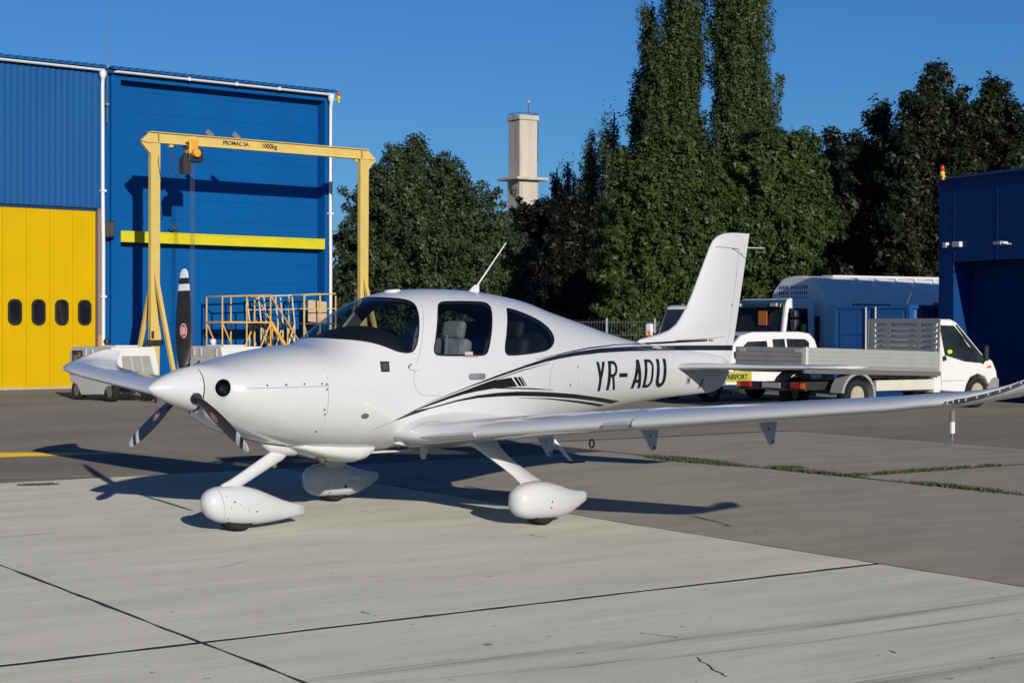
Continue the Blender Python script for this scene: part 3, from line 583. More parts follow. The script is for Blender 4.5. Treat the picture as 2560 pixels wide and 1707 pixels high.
# ================================================================ ACCESS STANDS
orange=mat('rusty_orange_paint',(.66,.36,.055),.6,var=.2,scale=3,dirt=.5,dirtcol=(.35,.16,.09),dscale=2.5)
offw=mat('chipped_white_paint',(.55,.52,.42),.7,var=.2,scale=4,dirt=.4,dirtcol=(.4,.25,.08),dscale=3)
oldy=mat('chipped_yellow_paint',(.58,.42,.12),.7,var=.25,scale=4,dirt=.5,dirtcol=(.3,.2,.1),dscale=3)
deck=mat('dark_deck_plate',(.07,.065,.06),.7)
def stand(name,s0,s1,y,w,zd,zt,m,label,stair=0,lean=0,r=.024):
    e=empty(name,hloc(s0,y,0),R(41.2),label,'access stand'); L=s1-s0
    B().box(-.03,L+.03,0,w,zd-.05,zd).build('deck',m if stair else deck,e)
    for x in (0,L*.5,L):
        for yy in (0,w):
            B().tube([(x,yy,0),(x,yy,zd),(x+lean*(zt-zd),yy,zt)],r,6).build('post',m,e)
    for yy in (0,w):
        B().tube([(lean*(zt-zd),yy,zt),(L+lean*(zt-zd),yy,zt+.06)],r,6).build('top_rail',m,e)
        B().tube([(lean*.5*(zt-zd),yy,(zt+zd)/2),(L,yy,(zt+zd)/2+.02)],r*.7,6).build('mid_rail',m,e) if not stair else None
        B().tube([(0,yy,zd-.05),(L*.5,yy,.15)],r,6).build('diagonal',m,e); B().tube([(L*.5,yy,.15),(L,yy,zd-.05)],r,6).build('diagonal',m,e)
        B().tube([(0,yy,.12),(L,yy,.12)],r,6).build('sill_rail',m,e)
    B().tube([(lean*(zt-zd),0,zt),(lean*(zt-zd),w,zt)],r,6).build('end_rail',m,e)
    if stair:
        X=stair
        for yy in (0.02,w-.02):
            B().bar((L,yy,zd),(L+X,yy,.05),.05,.10).build('stringer',m,e)
            B().tube([(L+.0,yy,zt+.06),(L+X*.92,yy,1.0),(L+X,yy,.6)],r,6).build('handrail',m,e)
            B().tube([(L+X*.45,yy,zd*.5),(L+X*.45,yy,zd*.5+.75)],r,6).build('handrail_post',m,e)
        for k in range(1,8): f=k/8; B().box(L+X*f-.10,L+X*f+.10,.03,w-.03,zd*(1-f)-.02,zd*(1-f)).build('step',m,e)
    return e
stand('access_stand',4.78,6.42,-1.25,.85,1.87,2.58,orange,'rusty orange access stand with stairs by the blue wall',stair=1.35)
stand('access_stand',6.42,7.6,-.75,.62,1.84,2.60,offw,'chipped white access stand behind the orange stairs',lean=-.12)
stand('access_stand',7.7,8.85,-1.1,.8,1.84,2.66,oldy,'chipped yellow access stand beside the hangar corner, holding the plywood')
o=B().box(-.34,.34,-.012,.012,0,.66).build('plywood_board',mat('plywood',(.52,.38,.26),.7,var=.12,scale=3),loc=hloc(8.45,-.72,1.85),rot=(R(-8),R(5),R(41.2))); T(o,'brown plywood board leaning on the yellow access stand','board')
# ================================================================ GROUND POWER CARTS
cwhite=mat('cart_white_paint',(.70,.70,.67),.45,var=.06,scale=2,dirt=.25,dirtcol=(.45,.42,.36),dscale=2)
cshade=mat('cart_shaded_white',(.56,.56,.53),.5,var=.08,scale=2,dirt=.4,dirtcol=(.38,.36,.31),dscale=2)  # cart white greyed down to paint in the less lit flank
cgril=mat('cart_grille',(.36,.36,.33),.6,var=.15,scale=20)
tyre=mat('tyre_rubber',(.022,.021,.02),.8,spec=.25,var=.2,scale=8); rim=mat('dirty_rim',(.16,.15,.13),.6)
def wheel(parent,x,y,r,wd,rm,name='wheel',dish=.5,side=1):
    o=B().lathe([(-wd/2,r*.62),(-wd/2,r*.93),(-wd*.36,r),(wd*.36,r),(wd/2,r*.93),(wd/2,r*.62)],(x,y,r),(0,1,0),26,caps=False).build(name,tyre,parent,smooth=45,fixn=False)
    B().lathe([(-wd*.42,r*.62),(-wd*.30,r*.56),(-wd*.12,r*.48),(-wd*.12,r*.2),(-wd*.3,r*.15),(-wd*.3,r*.02)] if side<0 else [(wd*.42,r*.62),(wd*.30,r*.56),(wd*.12,r*.48),(wd*.12,r*.2),(wd*.3,r*.15),(wd*.3,r*.02)],(x,y,r),(0,1,0),20).build('rim',rm,o,smooth=40)
    return o
def cart(name,loc,rz,label,variant):
    e=empty(name,loc,rz,label,'power cart')
    # side cabinet, in the shade-toned white
    B().prism([(-1.92,.42),(-1.92,1.10),(-1.80,1.25),(-.02,1.25),(-.02,.36),(-.25,.34),(-.42,.16),(-1.38,.12),(-1.58,.36)],-.57,.55).build('cabinet',cshade,e,bevel=.02)
    B().prism([(-.02,.38),(-.02,1.25),(.0,1.25),(.16,.78),(.18,.38)],-.58,.56).build('front_panel',cwhite,e,bevel=.015)
    B().box(-1.94,-.05,-.60,-.575,.60,.66).build('rub_strip',cshade,e)
    g=B().prism([(-.36,1.05),(.36,1.05),(.40,.62),(-.40,.62)],0.0,.012,'x')
    g.v=[(x+.075+(1.05-z)*.34+.004,y,z) for x,y,z in g.v]; gr=g.build('grille',cgril,e)
    for y in (-.13,.13): B().bar((.088,y,1.05),(.236,y,.62),.02).build('grille_divider',cwhite,gr)
    b=B()
    for k in range(14):
        z=.64+k*.029; xx=.075+(1.05-z)*.34+.018; b.box(xx,xx+.012,-.37,.37,z,z+.012)
    b.build('louvres',cgril,gr)
    B().box(-1.78,-1.30,-.578,-.571,.92,1.16).build('open_hatch',blk,e)
    B().box(-1.70,-1.55,-.59,-.575,.94,1.05).box(-1.5,-1.4,-.59,-.575,1.0,1.12).build('switchgear',mat('brass_brown',(.25,.17,.08),.5),e)
    for x in (-1.16,-.86,-.2): B().box(x-.03,x+.03,-.592,-.57,1.02,1.20).build('hinge',mat('hinge_grey',(.5,.5,.48),.5),e)
    B().box(-1.0,-.3,-.3,.3,1.252,1.285).build('top_cover',cwhite,e)
    B().tube([(-1.2,.0,1.25),(-1.2,.0,1.33)],.05,8).lathe([(0,.07),(.05,.08),(.1,.06),(.12,.0)],(-1.2,0,1.32),(0,0,1),12).build('exhaust_cap' if not variant else 'work_lamp',blk if not variant else cwhite,e,smooth=40)
    B().tube([(-1.92,-.4,1.05),(-1.99,-.4,.98),(-2.0,-.4,.75),(-1.97,-.4,.6)],.025,6).tube([(-1.92,-.33,1.08),(-2.02,-.33,.98),(-2.03,-.33,.72),(-1.97,-.33,.58)],.025,6).build('cable_loop',mat('pale_cable',(.5,.5,.46),.6),e)
    B().box(-.02,.19,-.5,.0,.38,.43).build('reflector_strip',mat('reflector_yellow',(.7,.45,.02),.5),e)
    for x in (-.12,-1.62):
        for y,s in ((-.48,-1),(.46,1)): wheel(e,x,y,.235,.16,rim,side=s)
    B().bar((-1.7,0,.25),(.1,0,.25),.3,.06).build('chassis',blk,e)
    B().bar((.1,0,.26),(.95,.0,.12),.06,.06).bar((.95,0,.0),(.95,0,.14),.05).build('tow_bar',blk,e)
    return e
cart('power_cart',(-8.70,40.80,GZ),R(-47),'white ground power cart near the yellow door',0)
c2=cart('power_cart',(-6.46,42.35,GZ),R(-47),'white ground power cart behind the propeller, near the stairs',1)
text_mesh('Aerodrom',.13,mat('navy_lettering',(.03,.03,.12),.5),c2,(-.82,-.602,.73),(R(90),0,0),bold=.002)
B().prism([(-.98,.72),(-.90,.72),(-.86,.92),(-.95,.90)],-.602,-.598).build('logo',MATS['navy_lettering'],c2); B().prism([(-1.08,.72),(-1.02,.72),(-1.02,.86),(-1.08,.84)],-.602,-.598).build('logo_stripe',mat('green_print',(.03,.2,.08),.5),c2)
# ================================================================ DROPSIDE TRUCK
vwhite=mat('van_white_paint',(.76,.77,.77),.25,coat=.5,var=.02,scale=2)
alu=mat('aluminium_panel',(.46,.49,.47),.45,metal=.35,var=.06,scale=3,dirt=.2,dirtcol=(.35,.36,.34),dscale=3)
vgrey=mat('grey_bumper_plastic',(.25,.26,.26),.6); vglass=glass('vehicle_glass',(.22,.25,.27),1.55)
darkin=mat('dark_interior',(.02,.02,.022),.7)
amber=mat('amber_lens',(.7,.16,.01),.25,coat=.5); redlens=mat('red_lens',(.35,.01,.01),.25,coat=.5); hiviz=mat('hi_vis_yellow',(.55,.75,.02),.6)
DT=empty('dropside_truck',(6.57,37.48,GZ),R(35),'white dropside pickup truck with grey aluminium bed and slatted headboard','truck')
# bed tilts down to the front
tilt=Matrix.Translation((-1.55,0,.95))@Matrix.Rotation(R(1.6),4,'Y')
def bt(b): b.v=[tuple(tilt@Vector(v)) for v in b.v]; return b
BLn=4.0
bt(B().box(0,BLn,-1.04,1.04,-.03,.03)).build('bed_floor',mat('bed_floor_grey',(.25,.25,.25),.7),DT)
bt(B().box(-.02,BLn,-1.06,-1.0,-.13,-.03).box(-.02,BLn,1.0,1.06,-.13,-.03)).build('bed_edge_beam',mat('dark_grey_beam',(.13,.13,.13),.6),DT)
for nm,y0,y1 in (('side_board',-1.05,-1.02),('side_board',1.02,1.05)):
    o=bt(B().box(.06,BLn-.05,y0,y1,.03,.39)).build(nm,alu,DT)
    for k in range(4): bt(B().box(.08,BLn-.07,y0-.008 if y0<0 else y0,y1 if y0<0 else y1+.008,.035+k*.089,.117+k*.089)).build('plank',alu,o,bevel=.006)
for x in (0,BLn-.05): bt(B().box(x,x+.06,-1.065,-1.015,-.03,.40)).build('corner_post',mat('pale_post',(.58,.60,.55),.5),DT)
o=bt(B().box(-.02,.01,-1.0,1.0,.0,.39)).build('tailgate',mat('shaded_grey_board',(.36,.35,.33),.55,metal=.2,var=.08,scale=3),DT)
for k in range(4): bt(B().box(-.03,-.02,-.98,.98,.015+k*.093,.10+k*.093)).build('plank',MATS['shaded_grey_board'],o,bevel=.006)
for y in (-.86,.80): bt(B().box(-.036,-.028,y-.1,y+.1,.29,.36)).build('sticker',mat('pale_sticker',(.5,.5,.48),.6),o)
hb=bt(B().box(BLn-.06,BLn-.02,-1.05,-1.0,.03,1.10).box(BLn-.06,BLn-.02,1.0,1.05,.03,1.10)).build('headboard',mat('headboard_grey',(.28,.28,.275),.5,metal=.3),DT)
for k,z in enumerate((.40,.52,.64,.76,.88,1.00)):
    bt(B().box(BLn-.055,BLn-.035,-1.0,1.0,z,z+(.055 if k<5 else .105))).build('slat',MATS['headboard_grey'],hb)
for z in (.48,.60,.72,.84,.96):
    for y in (-.9,-.45,.42,.9): bt(B().box(BLn-.05,BLn-.04,y-.055,y+.055,z-.02,z+.06)).build('spacer',MATS['headboard_grey'],hb)
def hw(z): return .96 if z<1.05 else .96-(z-1.05)*.17
def cabshell(prof,hwf,name,m,parent,bevel=.03):
    n=len(prof); b=B(); b.add([(x,-hwf(z),z) for x,z in prof]+[(x,hwf(z),z) for x,z in prof],[tuple(range(n)),tuple(range(2*n-1,n-1,-1))]+[(i,n+i,n+(i+1)%n,(i+1)%n) for i in range(n)])
    return b.build(name,m,parent,bevel=bevel,smooth=35)
def patch(pts,hwf,off,side,thick=.004):
    n=len(pts); A=[(x,side*(hwf(z)+off),z) for x,z in pts]; Bk=[(x,side*(hwf(z)+off-thick),z) for x,z in pts]
    return B().add(A+Bk,[tuple(range(n)),tuple(range(2*n-1,n-1,-1))]+[(i,(i+1)%n,n+(i+1)%n,n+i) for i in range(n)])
cabp=[(2.50,.40),(2.50,1.85),(2.58,1.93),(3.05,1.93),(3.22,1.87),(3.95,1.16),(4.25,1.02),(4.38,.80),(4.42,.62),(4.42,.36),(4.2,.33),(4.14,.50),(4.02,.66),(3.77,.74),(3.52,.66),(3.40,.50),(3.34,.33)]
cabshell(cabp,hw,'cab',vwhite,DT)
dkg=mat('cab_window_glass',(.02,.028,.035),.06,coat=.6,var=.5,scale=2.5)
for s in (-1,1):
    patch([(2.66,1.80),(3.12,1.79),(3.88,1.05),(3.86,.98),(3.35,1.02),(2.76,1.17)],hw,.004,s).build('side_window',dkg,DT)
    patch([(3.16,1.80),(3.20,1.82),(3.98,1.07),(3.95,.95),(3.88,.97)],hw,.009,s).build('window_pillar',blk,DT)
    patch([(2.68,1.14),(2.68,1.04),(2.74,1.04),(2.74,1.14)],hw,.014,s,.02).build('door_handle',blk,DT)
    patch([(2.60,.42),(2.60,1.74),(2.612,1.74),(2.612,.42)],hw,.002,s,.003).build('door_seam',vgrey,DT)
    patch([(2.62,.60),(3.45,.60),(3.45,.606),(2.62,.606)],hw,.002,s,.003).build('door_seam',vgrey,DT)
    patch([(4.06,.90),(4.18,.92),(4.20,.87),(4.08,.86)],hw,.008,s,.02).build('side_indicator',amber,DT)
    e2=B().box(3.90,4.0,s*1.02-.06 if s<0 else s*1.02-.02,s*1.02+.02 if s<0 else s*1.02+.06,1.02,1.36).build('wing_mirror',blk,DT,bevel=.03); B().bar((3.86,s*.93,1.05),(3.94,s*1.03,1.06),.05).build('mirror_arm',blk,e2)
    patch([(4.02,.36),(4.44,.36),(4.44,.62),(4.30,.66),(4.18,.60),(4.12,.5)],hw,.012,s,.05).build('bumper_corner',vgrey,DT)
B().add([(3.20,-.78,1.86),(3.20,.78,1.86),(3.955,.90,1.155),(3.955,-.90,1.155)],[(0,1,2,3)]).build('windscreen',dkg,DT,fixn=False,loc=(.012,0,.012))
B().box(4.36,4.46,-.95,.95,.34,.62).build('bumper',vgrey,DT,bevel=.04)
B().box(3.1,3.5,-.4,.3,1.0,1.15).build('dash_cloth',hiviz,DT)
patch([(2.80,1.22),(2.84,1.27),(2.93,1.27),(2.97,1.23),(2.93,1.19),(2.84,1.18)],hw,.007,-1).build('hi_vis_vest',hiviz,DT)
for x,ws in ((0,(-.86,.86)),(3.77,(-.84,.84))):
    for y in ws: wheel(DT,x,y,.335,.22 if x else .30,mat('steel_rim_cream',(.42,.38,.30),.55,var=.2,scale=6),side=-1 if y<0 else 1)
b=B()
for k in range(11):
    a=R(200-k*22); 
rin=[(.44*math.cos(R(a)),.33+.44*math.sin(R(a))) for a in range(-8,190,18)]; rout=[(.50*math.cos(R(a)),.33+.50*math.sin(R(a))) for a in range(-8,190,18)]
for s in (-1,1):
    b=B(); n=len(rin)
    for y in ((-1.04,-.70) if s<0 else (.70,1.04)): b.add([(x,y,z) for x,z in rin]+[(x,y,z) for x,z in rout],[])
    F=[]
    for i in range(n-1): F+=[(i,i+1,n+i+1,n+i),(2*n+i,2*n+i+1,3*n+i+1,3*n+i),(n+i,n+i+1,3*n+i+1,3*n+i),(i,i+1,2*n+i+1,2*n+i)]
    b.f=F; b.build('mudguard',mat('mudguard_grey',(.30,.31,.31),.6),DT,smooth=40)
B().box(.62,2.45,-.94,-.86,.42,.64).box(.62,2.45,.86,.94,.42,.64).build('side_guard',mat('cream_side_box',(.62,.60,.52),.6,var=.05,scale=3),DT,bevel=.01)
B().box(-1.4,4.0,-.45,-.33,.45,.62).box(-1.4,4.0,.33,.45,.45,.62).box(-1.4,-1.3,-.5,.5,.5,.62).build('chassis_rail',darkin,DT)
for x in (.75,1.2,1.7,2.2): B().bar((x,-.95,.80),(x-.25,-.4,.55),.03).build('outrigger',mat('brown_strut',(.25,.2,.14),.7),DT)
B().box(-1.5,-1.42,-.98,.98,.46,.50).box(-1.46,-1.38,-.9,.9,.50,.62).build('rear_bar',darkin,DT)
for y in (-.80,.80):
    o=B().box(-1.53,-1.46,y-.2,y+.2,.50,.62).build('tail_lamp',redlens,DT,bevel=.01); B().box(-1.535,-1.47,y-.2 if y<0 else y+.1,y-.1 if y<0 else y+.2,.505,.615).build('indicator_lens',amber,o)
B().box(-1.5,-1.48,-.26,.26,.50,.61).build('number_plate',mat('plate_grey',(.35,.35,.33),.5),DT); B().box(2.2,2.28,-1.04,-.98,.70,.77).build('marker_lamp',amber,DT,bevel=.01)
B().box(2.36,2.56,-.95,.95,.36,.75).build('cab_rear_skirt',vwhite,DT)
# ================================================================ SMALL VAN
SV=empty('airport_van',(7.51-.42,43+.73,GZ),R(210),'small white airport van between the dropside and the tanker truck','van')
def hv(z): return .86 if z<.95 else .86-(z-.95)*.22
vp=[(.05,.30),(.0,.55),(.03,.95),(.14,1.45),(.28,1.60),(.6,1.64),(2.0,1.63),(2.35,1.55),(2.95,1.08),(3.75,.92),(4.02,.70),(4.08,.35),(3.65,.28),(3.58,.48),(3.3,.64),(3.02,.48),(2.95,.28),(1.12,.28),(1.05,.48),(.78,.62),(.5,.48),(.42,.28)]
cabshell(vp,hv,'body',vwhite,SV)
for s in (1,-1):
    patch([(.40,1.05),(.34,1.38),(.45,1.46),(1.02,1.47),(1.02,1.05)],hv,.004,s).build('rear_side_window',dkg,SV); patch([(1.08,1.05),(1.08,1.47),(1.45,1.46),(1.45,1.05)],hv,.004,s).build('side_window',dkg,SV)
    patch([(1.62,1.05),(1.62,1.42),(2.2,1.40),(2.62,1.08),(2.6,1.03)],hv,.004,s).build('front_side_window',dkg,SV)
    patch([(3.02,.70),(2.15,.70),(2.15,.46),(2.90,.46)],hv,.006,s).build('yellow_band',mat('airport_yellow',(.45,.43,.05),.4),SV); patch([(3.95,.66),(3.02,.74),(2.90,.40),(3.6,.5)],hv,.005,s).build('blue_flash',mat('airport_blue',(.02,.16,.55),.4),SV)
    B().box(2.5,2.66,s*.90-.06,s*.90+.06,1.02,1.18).build('door_mirror',blk,SV,bevel=.03)
for x in (3.3,.78):
    for y in (-.76,.76): wheel(SV,x,y,.30,.18,rim,side=-1 if y<0 else 1)
B().add([(2.36,-.66,1.53),(2.36,.66,1.53),(2.93,.82,1.09),(2.93,-.82,1.09)],[(0,1,2,3)]).build('windscreen',dkg,SV,fixn=False,loc=(.02,0,.02))
B().box(4.0,4.10,-.8,.8,.33,.52).build('bumper',vgrey,SV,bevel=.03)
text_mesh('AIRPORT',.17,blackp,SV,(2.86,.872,.52),(R(90),0,R(180)),sx=.85,bold=.004)
# ================================================================ TANKER TRUCK
TK=empty('tanker_truck',(7.16,51.4,GZ),R(210),'white fuel tanker truck parked behind the blue container','tanker truck'); TK.scale=(1.05,1.05,1.03)
def hc(z): return 1.13 if z<1.5 else 1.13-(z-1.5)*.06
cabshell([(-1.06,.45),(-1.06,2.40),(-.95,2.50),(-.25,2.50),(-.10,2.44),(.06,1.55),(.10,1.2),(.12,.45)],hc,'cab',vwhite,TK,.05)
B().add([(-.075,-.98,2.28),(-.075,.98,2.28),(.055,1.02,1.50),(.055,-1.02,1.50)],[(0,1,2,3)]).build('windscreen',dkg,TK,fixn=False,loc=(.02,0,.0))
B().prism([(-.12,2.46),(.10,2.36),(.13,2.24),(-.05,2.30)],-1.06,1.06).build('sun_visor',mat('teal_visor',(.02,.06,.065),.25,coat=.5),TK,bevel=.01)
for y in (-.8,.8): B().box(.10,.16,y-.13,y+.13,2.27,2.36).build('roof_lamp',mat('clear_lamp',(.5,.5,.5),.2),TK)
B().box(.06,.075,.05,.42,1.75,2.15).build('orange_reflection',mat('orange_reflection',(.6,.17,.03),.6),TK)  # added plate coloured as orange reflections in the windscreen
for s in (1,-1):
    patch([(-.80,1.50),(-.80,2.22),(-.16,2.22),(-.02,1.50)],hc,.004,s).build('door_window',dkg,TK)
    m_=B().box(-.30,-.08,s*1.33-.10,s*1.33+.10,1.60,1.92).box(-.30,-.08,s*1.33-.10,s*1.33+.10,1.95,2.16).build('wing_mirror',blk,TK,bevel=.05)
    B().bar((-.2,s*1.1,2.2),(-.2,s*1.3,2.16),.04).bar((-.2,s*1.1,1.55),(-.2,s*1.3,1.6),.04).build('mirror_arm',blk,m_)
B().box(-.7,-.55,1.142,1.15,1.50,1.78).build('hi_vis_vest',hiviz,TK)
sec_=[(1.2,.95),(1.2,2.34),(1.04,2.76),(.64,3.08),(.2,3.15),(-.2,3.15),(-.64,3.08),(-1.04,2.76),(-1.2,2.34),(-1.2,.95)]
twhite=mat('tanker_white_paint',(.80,.80,.79),.3,coat=.4,var=.03,scale=1)
B().prism([(y,z) for y,z in sec_],-2.0,-1.32,'x').build('front_housing',twhite,TK,bevel=.03)
B().prism([(y*.985,z-.02) for y,z in sec_],-9.0,-2.0,'x').build('tank',twhite,TK,bevel=.04)
b=B()
for i in range(14):
    if i==5: continue
    for k in range(4): y=-.78+i*.092; b.box(-1.324,-1.316,y-.022,y+.022,2.30+k*.16,2.40+k*.16)
b.build('front_louvres',blk,TK,kind='stuff')
b=B()
for i in range(11):
    for k in range(5): x=-2.35-i*.13; z=1.95+k*.09; b.box(x-.05,x+.05,1.183,1.188,z,z+.05)
b.build('side_louvres',blk,TK,kind='stuff')
B().box(-9.0,-2.4,-.25,.25,3.125,3.19).build('walkway',mat('walkway_grey',(.55,.56,.56),.5),TK)
for k in range(9): B().box(-2.9-k*.72,-2.84-k*.72,.4,.75,2.98,3.11).build('tank_rib',twhite,TK)
B().box(-6.3,-5.3,1.185,1.19,2.35,2.43).prism([(-5.75,2.35),(-5.62,2.35),(-5.95,1.95),(-6.08,1.95)],1.185,1.19).build('red_logo',mat('red_print',(.45,.02,.06),.4),TK)
B().box(-1.3,-1.1,-1.0,1.0,.6,2.0).build('cab_gap',darkin,TK); B().box(-8.8,.0,-.5,.5,.5,.95).build('chassis',darkin,TK)
for x in (-.55,-5.6,-7.0):
    for y in (-.98,.98): wheel(TK,x,y,.48,.30,rim,side=-1 if y<0 else 1)
# ================================================================ WHITE MINIBUS behind the tail
MB=empty('white_minibus',(5.3,56.2,GZ),R(232),'white minibus seen behind the tail fin, dark windscreen','minibus')
def hm(z): return .98 if z<1.2 else .98-(z-1.2)*.12
cabshell([(-5,.4),(-5,2.35),(-4.9,2.42),(-.75,2.44),(-.55,2.38),(-.10,1.35),(.15,1.1),(.25,.9),(.25,.4)],hm,'body',vwhite,MB,.05)
B().add([(-.53,-.78,2.30),(-.53,.78,2.30),(-.12,.9,1.32),(-.12,-.9,1.32)],[(0,1,2,3)]).build('windscreen',dkg,MB,fixn=False,loc=(.03,0,.01))
for s in (-1,1):
    patch([(-1.6,1.4),(-1.6,2.15),(-.65,2.15),(-.25,1.4)],hm,.004,s).build('side_window',dkg,MB); patch([(-4.6,1.4),(-4.6,2.15),(-1.75,2.15),(-1.75,1.4)],hm,.004,s).build('long_window',dkg,MB)
    o=B().box(-.15,.0,s*1.18-.12,s*1.18+.12,1.45,1.85).build('wing_mirror',vwhite,MB,bevel=.05); B().bar((-.1,s*.95,1.5),(-.08,s*1.1,1.55),.05).build('mirror_arm',blk,o)
    for x in (-.6,-3.9): wheel(MB,x,s*.85,.34,.2,rim,side=s)
B().bar((.28,-.98,1.62),(.28,-.82,1.0),.07).build('orange_strap',mat('orange_strap',(.75,.18,.02),.5),MB)
# ================================================================ SHIPPING CONTAINER
cblue=mat('container_blue',(.006,.085,.27),.5,var=.08,scale=1.5,dirt=.15,dirtcol=(.05,.06,.1),dscale=2)
CT=empty('blue_container',(8.34,46.0,GZ),R(-51),'blue shipping container with lock bars behind the dropside truck','container')
# local x along the door end (to the right), local y into the container
B().box(.1,2.34,.06,.1,.1,2.25).build('door_backing',cblue,CT)
for x0,x1 in ((.12,1.20),(1.24,2.32)):
    d=B().box(x0,x1,.02,.06,.16,2.20).build('door',cblue,CT)
    for z0,z1 in ((.2,.82),(.88,1.5),(1.56,2.15)): B().box(x0+.08,x1-.08,.0,.02,z0,z1).build('door_panel',cblue,d,bevel=.015)
    for x in ((x1-.12,) if x0<1 else (x0+.15,)): B().tube([(x,-.03,.15),(x,-.03,2.26)],.022,8).build('lock_bar',mat('bar_grey',(.5,.52,.52),.5),d)
for x in (0,2.34): B().box(x,x+.10,.0,.12,0,2.32).build('corner_post',cblue,CT)
B().box(.1,2.34,.0,.12,2.22,2.30).build('end_rail',cblue,CT); B().box(.1,2.34,.0,.12,.02,.14).build('end_rail',cblue,CT)
for x in (2.40,.04):
    k=B(); n=0
b=B(); y=.12; P2=[]
while y<6.0:
    P2+=[(2.38,y),(2.38,y+.07),(2.345,y+.11),(2.345,y+.18)]; y+=.22
n=len(P2); b.add([(x,y,.14) for x,y in P2]+[(x,y,2.22) for x,y in P2],[(i,i+1,n+i+1,n+i) for i in range(n-1)]); b.build('corrugated_side',cblue,CT,fixn=False)
B().box(.02,.06,.12,6,.1,2.25).box(.02,2.4,.12,6,2.225,2.29).box(.0,2.42,5.95,6.05,0,2.3).box(2.36,2.44,.12,6,2.22,2.31).box(2.36,2.44,.12,6,.0,.14).build('shell',cblue,CT)
o=B().tube([(2.3,.05,2.3),(2.5,.0,2.62)],.012,5).build('loose_wire',steel,CT)
# ================================================================ LIGHT AIRCRAFT
# local frame: x aft of the spinner tip, y to the aircraft's right, z up
# x: (top, bottom, half width, height of max width, n upper, n lower)
ST=[
(0.42,1.405,1.02,.190,1.222,2.0,2.0),
(0.46,1.412,1.00,.255,1.215,2.05,2.05),
(0.52,1.420,0.96,.350,1.205,2.1,2.1),
(0.62,1.436,0.90,.425,1.19,2.15,2.15),
(0.80,1.478,0.825,.485,1.18,2.2,2.2),
(1.05,1.526,0.755,.535,1.17,2.25,2.3),
(1.35,1.565,0.70,.575,1.17,2.3,2.4),
(1.60,1.590,0.665,.598,1.18,2.25,2.5),
(1.72,1.635,0.65,.608,1.19,2.15,2.5),
(1.90,1.770,0.64,.622,1.20,2.0,2.6),
(2.15,1.920,0.63,.635,1.22,2.1,2.6),
(2.45,2.022,0.62,.645,1.24,2.25,2.6),
(2.75,2.067,0.61,.650,1.25,2.4,2.6),
(3.05,2.080,0.605,.645,1.26,2.45,2.6),
(3.40,2.075,0.62,.630,1.27,2.45,2.5),
(3.80,2.042,0.65,.600,1.28,2.35,2.4),
(4.20,1.985,0.69,.545,1.29,2.2,2.3),
(4.60,1.885,0.74,.480,1.29,2.1,2.2),
(5.00,1.793,0.805,.410,1.295,2.0,2.1),
(5.50,1.672,0.88,.325,1.30,1.95,2.0),
(6.00,1.575,0.94,.245,1.30,2.0,2.0),
(6.50,1.52,0.98,.175,1.29,2.0,2.0),
(7.00,1.480,1.005,.115,1.27,2.0,2.0),
(7.30,1.440,1.03,.075,1.26,2.0,2.0),
(7.48,1.400,1.11,.045,1.26,2.0,2.0),
(7.56,1.350,1.20,.020,1.27,2.0,2.0),
]
def _pchip(xs,ys):
    n=len(xs);h=[xs[i+1]-xs[i] for i in range(n-1)];d=[(ys[i+1]-ys[i])/h[i] for i in range(n-1)]
    m=[d[0]]
    for i in range(1,n-1):
        # Catmull-like slope with limiter
        s=(d[i-1]*h[i]+d[i]*h[i-1])/(h[i]+h[i-1])
        if d[i-1]*d[i]<=0: s=0 if abs(d[i-1]*d[i])>1e-9 else s*.5
        else:
            lim=3*min(abs(d[i-1]),abs(d[i])); s=max(-lim,min(lim,s))
        m.append(s)
    m.append(d[-1]); return m
_X=[s[0] for s in ST]; _C=[[s[k] for s in ST] for k in range(1,7)]; _M=[_pchip(_X,c) for c in _C]
def sec(x):
    x=min(max(x,_X[0]),_X[-1]); i=0
    while i<len(_X)-2 and x>_X[i+1]: i+=1
    h=_X[i+1]-_X[i]; t=(x-_X[i])/h
    a=2*t**3-3*t*t+1;b=t**3-2*t*t+t;c=-2*t**3+3*t*t;d=t**3-t*t
    return [a*C[i]+b*h*m[i]+c*C[i+1]+d*h*m[i+1] for C,m in zip(_C,_M)]
def surf(x,t):
    zt,zb,hw,zm,nu,nl=sec(x)
    c,s=math.cos(t),math.sin(t); n=nu if s>=0 else nl
    y=hw*math.copysign(1,c)*abs(c)**(2/n)
    z=zm+((zt-zm) if s>=0 else (zm-zb))*math.copysign(1,s)*abs(s)**(2/n)
    return x,y,z
def fus_y(x,z):
    zt,zb,hw,zm,nu,nl=sec(x)
    if z>=zm: q=(z-zm)/(zt-zm); n=nu
    else: q=(zm-z)/(zm-zb); n=nl
    q=min(q,1.); return hw*(1-q**n)**(1/n)
AC=empty('light_aircraft',(-2.946,14.373,0),R(45),'white single-engine light aircraft with black stripes parked on the concrete','aircraft')
ACW=mat('aircraft_white_gelcoat',(.625,.635,.64),.2,coat=.6)
ACW2=ACW
stripe=mat('black_stripe_film',(.010,.010,.012),.25,coat=.4)
greym=mat('panel_line_grey',(.30,.31,.33),.6)
cglass=glass('aircraft_glass',(.62,.68,.70),1.52)
seal=mat('window_seal_black',(.012,.012,.014),.5)
def th_of(x,z):
    zt,zb,hw_,zm,nu,nl=sec(x); q=max(0,min(1,(z-zm)/(zt-zm))); return math.asin(min(1,q**(nu/2)))
KS=.5
def side_poly(pts,side):
    """outline on the fuselage side, (x,z) points -> (x, parameter) domain; side -1 = left (near), +1 = right"""
    out=[]
    for x,z in pts:
        t=th_of(x,z); out.append((x,(t if side>0 else math.pi-t)*KS))
    return out
